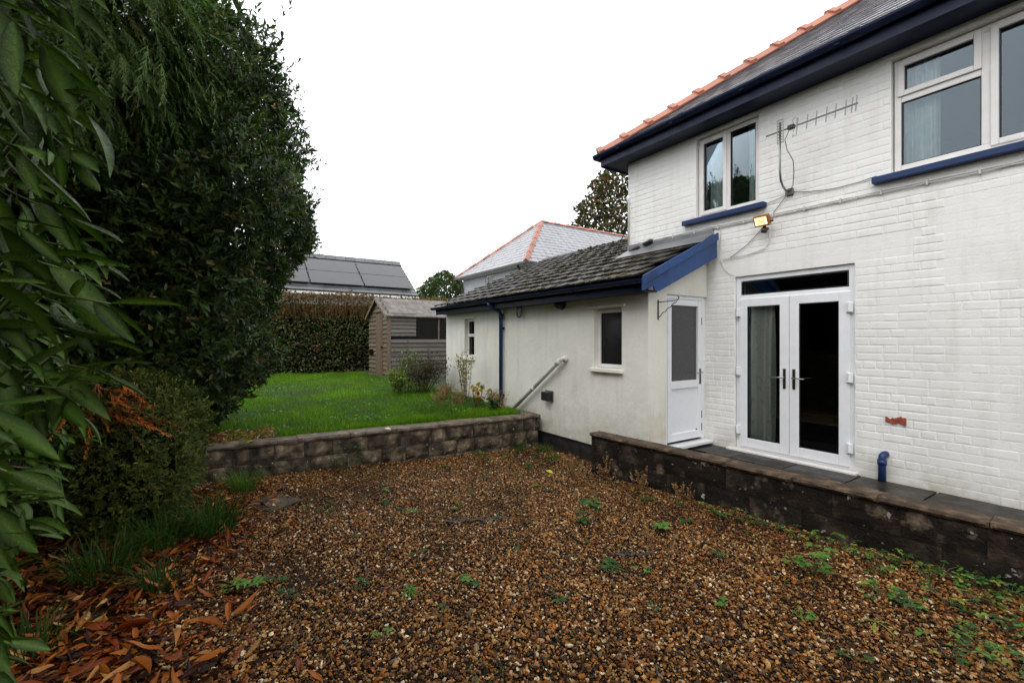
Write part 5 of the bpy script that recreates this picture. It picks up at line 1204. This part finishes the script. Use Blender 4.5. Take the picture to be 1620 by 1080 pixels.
n = 5200; t = rng.uniform(-.4, 3.2, n); lx = -.50*np.maximum(t, .2)-.15-rng.random(n)*3.2; zc_ = rng.uniform(3.55, 4.6, n)+.45*np.maximum(0, t-2.0)
tv_, tt_ = leaf_t(1, .27, 5, .2, .2, .5)
o = scatter('unseen_shade_canopy', (tv_, tt_), np.column_stack([.549*lx-.836*t, .836*lx+.549*t, zc_]), unit(n)+np.array([0, 0, -.3]), unit(n)*.5+np.array([0, 0, 1]), rng.uniform(.13, .19, n), rcol(n, [(1, (.015, .046, .007))], .3), M['laurel'], la, 'stuff')  # out-of-view leaf layer added overhead to shade the laurel
stem.build('stem', plain('green_stem', (.06, .085, .02), .5), la, True)

# ------------------------------------------------------------------ grass clumps, weeds, border plants
def clump(name, x, y, z, r, h, n, pal, label, cat, group=None, w=.008, lean=2.3, mat='grass'):
    e = empty(name, (x, y, z), label, cat, group); a = rng.uniform(0, 6.28, n); rr = r*np.sqrt(rng.random(n))*.55
    P = np.column_stack([x+rr*np.cos(a), y+rr*np.sin(a), np.full(n, z-.01)])
    tv = 5; hts = rng.uniform(.5, 1.1, n)*h; V = np.empty((n, 9, 3)); out_ = rng.uniform(.2, 1.0, n)*lean*.5
    th = a+rng.normal(0, .5, n); c, s = np.cos(th), np.sin(th); ww = w*rng.uniform(.7, 1.2, n)
    for k in range(5):
        t = k/4; hz_ = hts*(t*1.15-.55*out_*t*t*t); ho = hts*out_*t**1.7
        if k < 4:
            wk = ww*(1-.6*t)
            V[:, 2*k] = np.column_stack([P[:, 0]+ho*c-wk*s*.5, P[:, 1]+ho*s+wk*c*.5, P[:, 2]+hz_]); V[:, 2*k+1] = np.column_stack([P[:, 0]+ho*c+wk*s*.5, P[:, 1]+ho*s-wk*c*.5, P[:, 2]+hz_])
        else: V[:, 8] = np.column_stack([P[:, 0]+ho*c, P[:, 1]+ho*s, P[:, 2]+hz_])
    tt = np.array([(0, 1, 3), (0, 3, 2), (2, 3, 5), (2, 5, 4), (4, 5, 7), (4, 7, 6), (6, 7, 8)])
    Tt = tt[None]+(np.arange(n)*9)[:, None, None]; col = np.repeat(rcol(n, pal, .3), 9, 0)
    link('blades', npmesh('blades', V.reshape(-1, 3)-np.array([x, y, z]), Tt.reshape(-1, 3), M[mat], col), e); return e
GP = [(4, (.022, .052, .012)), (3, (.036, .078, .017)), (1, (.075, .11, .028))]
clump('grass_clump', -4.62, -.02, gz(-4.62, -.02), .34, .36, 340, GP, 'largest arching dark green grass clump at the edge of the gravel', 'grass clump', 'grass clumps in the leaf litter')
clump('grass_clump', -4.50, -.34, gz(-4.5, -.34), .34, .33, 300, GP, 'arching grass clump left behind the largest one, below the small-leaved shrub', 'grass clump', 'grass clumps in the leaf litter')
clump('grass_clump', -4.15, -.62, gz(-4.15, -.62), .36, .30, 280, GP, 'broad dark grass clump nearest the laurel leaves', 'grass clump', 'grass clumps in the leaf litter')
clump('grass_clump', -3.74, -.30, gz(-3.74, -.3), .20, .22, 110, GP, 'thin grass tuft alone among the orange fallen leaves', 'grass clump', 'grass clumps in the leaf litter')
clump('grass_clump', -3.35, -.80, gz(-3.35, -.8), .22, .24, 120, GP, 'grass tuft beneath the lowest laurel leaves at the bottom left', 'grass clump', 'grass clumps in the leaf litter')
clump('grass_clump', -5.70, .28, gz(-5.7, .28), .22, .30, 320, [(3, (.06, .14, .02)), (1, (.09, .16, .03))], 'bright green fine grass tuft at the foot of the retaining wall', 'grass clump', 'grass clumps in the leaf litter', .004)
def leafy(name, x, y, z, specs, label, cat, group, stemc=(.05, .08, .02)):
    """specs: list of (dx, dy, h, leaf size, k, palette, template)"""
    e = empty(name, (x, y, z), label, cat, group); st = MB()
    for i, (dx, dy, h, s, k, pal, tm) in enumerate(specs):
        st.tube([(x, y, z-.01), (x+dx*.5, y+dy*.5, z+h*.7), (x+dx, y+dy, z+h)], [.0022, .0018, .0012], 4)
        a = rng.uniform(0, 6.28)+np.arange(k)*6.283/k; P = np.tile([[x+dx, y+dy, z+h]], (k, 1))
        scatter('leaves', tm, P, np.column_stack([np.cos(a), np.sin(a), rng.uniform(-.1, .35, k)]), np.column_stack([rng.normal(0, .2, k), rng.normal(0, .2, k), np.ones(k)]), rng.uniform(.8, 1.15, k)*s, rcol(k, pal, .2), M['matte'], e)
    st.build('stem', M['matte'] if False else stemM, e); return e
stemM = plain('plant_stem', (.07, .075, .03), .6)
DG = [(3, (.028, .072, .018)), (2, (.042, .10, .020)), (1, (.02, .05, .016))]; LG = [(2, (.065, .155, .022)), (1, (.10, .19, .03))]; YG = [(2, (.15, .18, .025)), (1, (.22, .19, .035))]
LTW = leaf_t(1, .20, 4, .2, .25, .55); LTO = leaf_t(1, .66, 3, .12, .12, .5)
WEEDS = [(-4.81, 2.75), (-4.085, 2.008), (-4.232, 1.542), (-4.121, 1.595), (-4.196, 3.10), (-4.036, 3.14), (-3.932, 3.72), (-3.44, 3.31), (-2.123, 2.49), (-2.484, 1.16), (-2.44, .78), (-2.735, 2.495),
         (-1.966, 3.137), (-1.30, 2.90), (-3.42, .366), (-3.17, .41), (-.96, 2.71), (-5.518, 2.53), (-4.93, 1.58), (-4.53, 1.49), (-5.33, 3.72), (-5.63, 3.59), (-5.62, 3.26), (-4.99, 3.91), (-5.1, 3.6), (-5.4, 3.95), (-5.75, 3.9), (-3.7, 3.5), (-3.2, 3.75), (-2.9, 3.9), (-3.5, .05), (-2.95, 1.95), (-5.0, 3.2), (-5.75, 1.7), (-3.9, 2.7), (-3.05, .8), (-3.3, 1.3), (-2.2, 1.8), (-1.8, 2.2), (-3.6, 2.2), (-4.4, 2.3), (-5.2, 2.2), (-4.6, .9), (-3.8, 1.0), (-1.6, 2.6), (-2.6, 3.6), (-4.9, 3.5), (-3.3, 2.4)]
for i, (x, y) in enumerate(WEEDS):
    z = float(gz(x, y)); far = y > 3 or x < -4; s = R.uniform(.028, .048)*(1.2 if far else .85); pal = R.choice((DG, DG, LG))
    sp_ = [(R.uniform(-.06, .06), R.uniform(-.06, .06), R.uniform(.01, .05), s*R.uniform(.6, 1.1), R.randint(4, 7), pal, R.choice((LTW, LTO, LT3))) for _ in range(R.randint(2, 5))]
    reg = ('small green weed by the right end of the retaining wall' if x < -4.9 and y > 3 else 'small green weed in front of the long retaining wall' if x < -4.4 else 'small green weed in the gravel near the dry stalks and block wall' if y > 3 else
           'small green weed in the gravel beside the fallen leaves' if y < .6 else 'small green weed on the open middle of the gravel')
    leafy('weed', x, y, z, sp_, reg, 'weed', 'small weeds in the gravel')
leafy('weed', -2.81, 1.066, float(gz(-2.81, 1.07)), [(0, 0, .015, .075, 11, LG, LTW), (0, 0, .03, .05, 7, LG, LTW)], 'bright green star shaped rosette weed in the middle of the gravel', 'weed', 'weeds in the gravel')
leafy('weed', -2.70, 1.40, float(gz(-2.7, 1.4)), [(.02, 0, .05, .05, 6, LG, LTO), (-.05, .03, .03, .05, 5, DG, LTO), (.05, .05, .02, .04, 5, DG, LTO)], 'leafy light green weed right behind the star shaped rosette', 'weed', 'weeds in the gravel')
leafy('weed', -2.33, 2.366, float(gz(-2.33, 2.37)), [(0, 0, .015, .11, 9, DG, LTW), (.03, .02, .03, .07, 7, DG, LTW), (-.05, .05, .02, .06, 6, DG, LTO)], 'flat dark green thistle-like rosette on the open gravel', 'weed', 'weeds in the gravel')
leafy('weed', -3.0, 2.815, float(gz(-3, 2.8)), [(R.uniform(-.12, .12), R.uniform(-.12, .12), .04+.03*q, .07, 6, DG, LTO) for q in range(6)], 'wide low dark green weed on gravel before the block wall', 'weed', 'weeds in the gravel')
leafy('weed', -2.56, 3.245, float(gz(-2.56, 3.2)), [(R.uniform(-.05, .05), R.uniform(-.05, .05), .05, .06, 6, LG, LTO) for q in range(4)], 'compact bright green weed midway along the dark block wall', 'weed', 'weeds in the gravel')
leafy('weed', -3.44, .20, float(gz(-3.44, .2)), [(R.uniform(-.08, .08), R.uniform(-.08, .08), .04, .055, 6, LG, LT3) for q in range(5)], 'bright leafy weed between the fallen leaves and the gravel', 'weed', 'weeds in the gravel')
leafy('weed', -5.98, 1.40, float(gz(-5.98, 1.4)), [(R.uniform(-.02, .16), R.uniform(-.18, .18), .08+.03*q, .10, 7, DG, LTW) for q in range(8)], 'largest leafy weed at the foot of the retaining wall', 'weed', 'weeds in the gravel')
leafy('strawberry_plant', -1.488, 3.459, float(gz(-1.49, 3.46)), [(R.uniform(-.13, .13), R.uniform(-.10, .10), .05+.010*q, .058, 3, LG, LTO) for q in range(15)], 'largest bright green three-leaved plant standing alone on the gravel', 'plant', 'leafy plants along the block wall')
STRAW = [(-2.296, 4.0), (-2.11, 4.03), (-1.94, 4.06), (-1.73, 4.1), (-1.53, 4.15), (-1.37, 4.08), (-1.18, 4.16), (-1.03, 4.05), (-1.0, 4.2), (-.88, 4.18), (-.79, 4.2), (-.67, 4.19), (-.61, 3.69), (-.69, 3.465), (-.72, 3.15), (-1.0, 3.52), (-.92, 3.48), (-1.10, 3.51), (-.55, 3.95), (-.5, 3.8), (-.45, 3.5), (-.85, 3.75), (-.62, 3.3), (-1.25, 3.85), (-.2, 4.1), (-.1, 3.8), (-2.55, 4.0), (-.75, 3.95), (-.5, 3.25)]
for i, (x, y) in enumerate(STRAW):
    sp_ = [(R.uniform(-.11, .11), R.uniform(-.09, .07), R.uniform(.01, .09), R.uniform(.024, .044), 3, R.choice((DG, DG, DG, LG, LG, YG)), LTO) for _ in range(R.randint(9, 15))]
    rank = sorted([a for a in STRAW if a[1] >= 3.97]).index((x, y)) if y >= 3.97 else -1
    ordn = ('leftmost', 'second from the left', 'third from the left', 'fourth from the left', 'fifth from the left', 'sixth from the left', 'seventh from the left', 'eighth from the left')
    lb_ = ('creeping three-leaved plant right at the block wall foot, '+ordn[rank] if 0 <= rank < 8 else 'creeping three-leaved plant crowded at the right-hand foot of the block wall' if rank >= 8 else 'low spreading three-leaved plant on the gravel a step out from the block wall')
    leafy('strawberry_plant', x, y, float(gz(x, y)), sp_, lb_, 'plant', 'creeping plants along the block wall')
leafy('strap_weed', -1.03, 3.15, float(gz(-1.03, 3.15)), [(0, 0, .02, .11, 6, YG, leaf_t(1, .13, 5, .2, .5, .5))], 'yellowing strap-leaved weed among the creeping plants', 'weed', 'weeds in the gravel')
# dry stalks by the end of the low wall
def stalks(x, y, z, n, h, label, cat='dry plant', group=None, pal=((3, (.22, .11, .045)), (2, (.30, .19, .09)))):
    e = empty('dry_stalks', (x, y, z), label, cat, group)
    P = np.column_stack([x+rng.normal(0, .05, n), y+rng.normal(0, .05, n), np.full(n, z-.02)]); D_ = np.column_stack([rng.normal(0, .22, n), rng.normal(0, .22, n), np.ones(n)]); H_ = rng.uniform(.5, 1, n)*h
    sticks('stem', P, D_, H_, np.full(n, .006), rcol(n, list(pal), .3), M['matte'], e)
    k = 30; t = rng.uniform(.35, 1, n*k)[:, None]; Dn = D_/np.linalg.norm(D_, axis=1, keepdims=True); Q = np.repeat(P, k, 0)+np.repeat(Dn*H_[:, None], k, 0)*t
    scatter('seed_heads', LT2, Q, unit(n*k)+np.array([0, 0, .5]), unit(n*k), rng.uniform(.014, .042, n*k), rcol(n*k, list(pal), .35), M['matte'], e); return e
stalks(-4.29, 3.72, -.07, 16, .42, 'tallest dry brown seeding stalks beside the left end of the block wall', group='dry stalks by the block wall')
stalks(-4.02, 3.98, -.06, 9, .36, 'dry stalks leaning on the left end face of the block wall', group='dry stalks by the block wall')
stalks(-3.45, 4.02, -.05, 10, .30, 'second dry brown tuft along the block wall from its left end', group='dry stalks by the block wall')
stalks(-2.95, 4.08, -.03, 9, .26, 'dry brown tuft against the block wall below the side door', group='dry stalks by the block wall')
stalks(-2.25, 2.75, -.01, 4, .42, 'few tall thin brown stems standing alone in the gravel', group='dry stalks by the block wall')
n = 5200; x = rng.uniform(-6.0, -.3, n); y = rng.uniform(.3, 4.1, n)
pt = np.array([mnoise.noise(Vector((a*1.5, b*1.5, 2)))+.8*mnoise.noise(Vector((a*5, b*5, 6)))+(.35 if a < -4.9 else 0)+.3*max(0, b-3.2) for a, b in zip(x, y)]); k_ = (pt > .42) & (y < lwy(x)-.05) & (x > gwx(y)+.05)
x, y = x[k_], y[k_]; n = len(x)
blades('seedlings', np.column_stack([x, y, gz(x, y)]), rng.uniform(.02, .055, n), rng.uniform(.004, .010, n), 1.3, rcol(n, [(3, (.045, .095, .02)), (2, (.09, .12, .03)), (2, (.14, .09, .035))], .3), M['grass'], None, 'stuff')
# lawn border by the extension
def bushy(name, x, y, z, r, h, n, lsz, pal, label, cat, nstem=12, tm=LT2, group=None, mat='matte'):
    e = empty(name, (x, y, z), label, cat, group); st = MB(); tp = []
    for i in range(nstem):
        a = R.uniform(0, 6.28); rr = r*math.sqrt(R.random()); p = (x+rr*math.cos(a), y+rr*math.sin(a), z+h*R.uniform(.65, 1)); st.tube([(x+rr*.3*math.cos(a), y+rr*.3*math.sin(a), z-.02), (x+rr*.75*math.cos(a), y+rr*.75*math.sin(a), z+h*.45), p], [.006, .004, .002], 5); tp.append(p)
    st.build('stem', M['bark'], e)
    tp = np.array(tp); idx = rng.integers(0, nstem, n); f = rng.beta(3, 1.3, n)[:, None]; b = np.array([x, y, z]); P = b+(tp[idx]-b)*f+rng.normal(0, r*.16, (n, 3))
    P[:, 2] = np.maximum(P[:, 2], z+.02); scatter('foliage', tm, P, unit(n)+np.array([0, 0, .4]), unit(n)*.6+np.array([0, 0, 1]), rng.uniform(.6, 1.2, n)*lsz, rcol(n, pal, .3), M[mat], e); return e
bushy('hydrangea_bush', -9.50, 3.84, .52, .58, .74, 3000, .065, [(4, (.075, .045, .035)), (3, (.055, .035, .03)), (2, (.07, .10, .025))], 'brown fading bush in front of the shed boards', 'bush', 26)
bushy('yellow_green_shrub', -9.45, 3.30, .50, .34, .50, 900, .085, [(4, (.09, .15, .03)), (3, (.15, .19, .04)), (1, (.20, .20, .05))], 'pale green leafy shrub at the edge of the lawn before the shed', 'shrub', 16)
bushy('young_shrub', -9.75, 3.62, .5, .30, 1.0, 300, .08, [(3, (.10, .17, .035)), (1, (.16, .17, .05))], 'taller thin stemmed shrub with few green leaves by the shed window', 'shrub', 9)
bushy('tall_yellow_plant', -7.95, 4.15, .45, .20, 1.02, 420, .065, [(3, (.30, .22, .07)), (2, (.20, .19, .05)), (1, (.08, .11, .03))], 'tall yellowing dry plant against the extension under its small window', 'plant', 9)
bushy('yellow_hosta', -7.25, 4.02, .43, .20, .42, 30, .12, [(3, (.36, .22, .03)), (1, (.30, .22, .04)), (1, (.10, .12, .03))], 'plant with large yellow orange autumn leaves beside the drainpipe', 'plant', 9, LTO)
for (x, y, lb_) in ((-8.9, 4.2, 'tan dry weeds between the brown bush and the extension corner'), (-7.0, 4.2, 'tan dry weeds left of the drainpipe foot against the wall'), (-7.75, 3.5, 'tan dry tuft in the long grass nearest the lawn'), (-6.75, 4.10, 'tan dry weeds at the drainpipe foot behind the retaining wall'), (-7.5, 3.75, 'tan dry grass at the lawn edge beneath the yellow leaves'), (-8.45, 3.9, 'tan dry weeds in the border below the small extension window')):
    stalks(x, y, .40, 34, .42, lb_, group='dry weeds in the lawn border', pal=((3, (.30, .20, .10)), (2, (.22, .13, .07)), (1, (.14, .14, .05))))
bushy('dock_weed', -6.62, 3.95, .40, .13, .26, 30, .12, DG, 'dark green broad-leaved weed at the coping corner by the drainpipe', 'weed', 6, LTO)
clump('long_grass', -7.4, 3.3, .40, .8, .17, 900, [(3, (.06, .15, .02)), (2, (.13, .15, .04))], 'longer tufted grass in the lawn corner before the yellow plants', 'grass clump', None, .005, 1.6)
for (x, y, r_, h_, n_, lb_) in ((-5.93, 4.0, .30, .16, 200, 'green grassy weeds at the right end of the retaining wall'), (-5.62, 4.30, .25, .13, 160, 'green weedy patch on the path between the two block walls'), (-5.9, 3.3, .20, .12, 90, 'short green tuft along the retaining wall before its right end'), (-5.2, 4.15, .22, .10, 110, 'low grass patch on the path below the white extension wall')):
    clump('grass_clump', x, y, float(gz(x, y)), r_, h_, n_, [(3, (.05, .12, .02)), (2, (.09, .16, .03)), (1, (.16, .12, .05))], lb_, 'grass clump', 'grass clumps by the path', .005)
n = 420; PP = np.column_stack([rng.uniform(-6.95, -6.36, n), rng.uniform(-.25, .68, n), np.full(n, .42)+rng.uniform(0, .05, n)])
tag(scatter('leaf_drift', lt, PP, np.column_stack([rng.normal(size=n), rng.normal(size=n), rng.normal(0, .2, n)]), np.tile([[0., 0, 1]], (n, 1))+rng.normal(0, .35, (n, 3)), rng.uniform(.05, .10, n), rcol(n, [(3, (.34, .15, .06)), (2, (.22, .075, .03)), (1, (.42, .25, .12))], .3), M['dead']), kind='stuff')
for (x, y, c, lb_) in ((-6.13, 1.95, (.65, .60, .5), 'pale whitish leaf lying on the coping of the retaining wall'), (-6.25, .42, (.42, .30, .04), 'small yellow leaf on the coping near the leaf drift'), (-4.7, 3.62, (.50, .48, .03), 'yellow leaf on the gravel in front of the dry stalks')):
    tv, tt = LTO; o = link('fallen_leaf', npmesh('fallen_leaf', tv, tt, M['dead'], np.tile(c, (len(tv), 1))), None, (x, y, .447 if x < -6 else gz(x, y)+.02)); o.scale = (.11, .11, .11); o.rotation_euler = (.1, .05, R.uniform(0, 6)); tag(o, lb_, 'leaf')
sl_ = rough_block('stone_slab', .42, .035, .36, M['coping'], 140, .004, 8, 2); o = link('stone_slab', sl_, None, (-5.22, .25, float(gz(-5.1, .3))-.024)); o.rotation_euler = (0, 0, .5)
tag(o, 'dark wet stone slab lying between the grass clumps and the gravel', 'slab')
# half-buried slate strip and edging showing in the gravel
for (x0, y0, x1, y1, lb_) in ((-3.75, 1.75, -3.55, 2.3, 'dark strip of weed membrane edge showing through the gravel'), (-2.45, 2.55, -2.3, 2.8, 'short dark strip of membrane showing in gravel near the thistle-like rosette')):
    mb = MB(); pts = sag((x0, y0, gz(x0, y0)+.012), (x1, y1, gz(x1, y1)+.012), 10, .012); mb.tube(pts, [.008]+[.014]*9+[.006], 5); tag(mb.build('membrane_strip', M['black']), lb_, 'membrane strip')

# ------------------------------------------------------------------ distant trees, and the unseen tree and hedge behind the yard
def tree(name, x, y, z, keys, n, lsz, pal, label, th, tmpl=LTR, mat='leaf', lump=.25, cat='tree', shell=.6):
    e = empty(name, (x, y, z), label, cat); trunk(e, [(x, y, z-.3), (x+.1, y, z+th*.5), (x, y+.1, z+th), (x+.05, y, z+th*1.5)], [th*.06, th*.05, th*.035, .02])
    P, nr, q = crown_pts(n, keys, (x, y), lump, shell, x); d = nr+unit(len(P)); u = unit(len(P))+np.array([0, 0, .8])
    for k in range(9):
        a = k*2.4; zz_ = keys[0][0]+(keys[-1][0]-keys[0][0])*(.1+.08*k); r = np.interp(zz_, [c[0] for c in keys], [c[1] for c in keys])*.85
        MB().tube([(x, y, zz_-r*.7), (x+r*.5*math.cos(a), y+r*.5*math.sin(a), zz_-r*.2), (x+r*math.cos(a), y+r*math.sin(a), zz_+r*.1)], [th*.025, th*.015, .01], 5).build('limb', M['bark'], e, True)
    scatter('crown', tmpl, P, d, u, rng.uniform(.6, 1.2, len(P))*lsz, rcol(len(P), pal, .35), M[mat], e); return e
tree('autumn_tree', -34.0, 36.3, .5, [(8.5, 2.0), (10.5, 4.2), (13, 5.0), (15.5, 4.6), (18, 3.4), (20.5, .8)], 12000, .40, [(4, (.035, .045, .014)), (3, (.085, .050, .018)), (2, (.06, .065, .018)), (1.5, (.12, .055, .02))], 'browning autumn tree rising behind the white house corner', 9, lump=.35)
tree('bare_tree', -40.5, 35.5, .5, [(9.0, 1.0), (11, 1.7), (13, 1.3), (14.2, .3)], 420, .34, [(1, (.07, .07, .05))], 'small sparse tree left of the browning autumn tree', 8, lump=.4)
tree('green_bush_tree', -27.2, 12.6, .3, [(2.2, 1.6), (3.4, 2.0), (4.6, 1.75), (5.5, 1.0), (6.0, .2)], 9000, .20, [(4, (.030, .060, .016)), (3, (.050, .085, .022)), (1, (.085, .075, .02))], 'dense green tree between the bungalow and the hip roof house', 3, lump=.22)
tree('garden_tree', -.6, -6.5, 0, [(2.2, 1.2), (3.5, 2.0), (5, 2.3), (6.5, 1.9), (7.8, .9), (8.5, .2)], 9000, .11, [(3, (.025, .045, .013)), (2, (.045, .06, .018))], 'bushy tree standing behind the gravel yard', 4)
bh_ = empty('unseen_shade_hedge', (1.5, -2.9, 0), 'tall unseen laurel hedge set right behind the gravel yard to darken it', 'hedge')  # out of view, brought close to block sky light from gravel and laurel
MB().box(-2.4, 7, -3.6, -2.75, -.3, 3.9).build('shade_core', M['core'], bh_)  # near-black filler, painted as the hedge's shaded depth
n = 9000; P = np.column_stack([rng.uniform(-2.5, 7, n), -2.70+rng.gamma(1.2, .07, n), rng.uniform(-.1, 4.2, n)])
scatter('foliage', leaf_t(1, .3, 3, .2, .2, .5), P, unit(n)+np.array([0, .6, -.2]), unit(n)+np.array([0, .4, .8]), rng.uniform(.11, .18, n), rcol(n, [(3, (.012, .038, .006)), (2, (.020, .055, .009))], .3), M['leaf'], bh_)
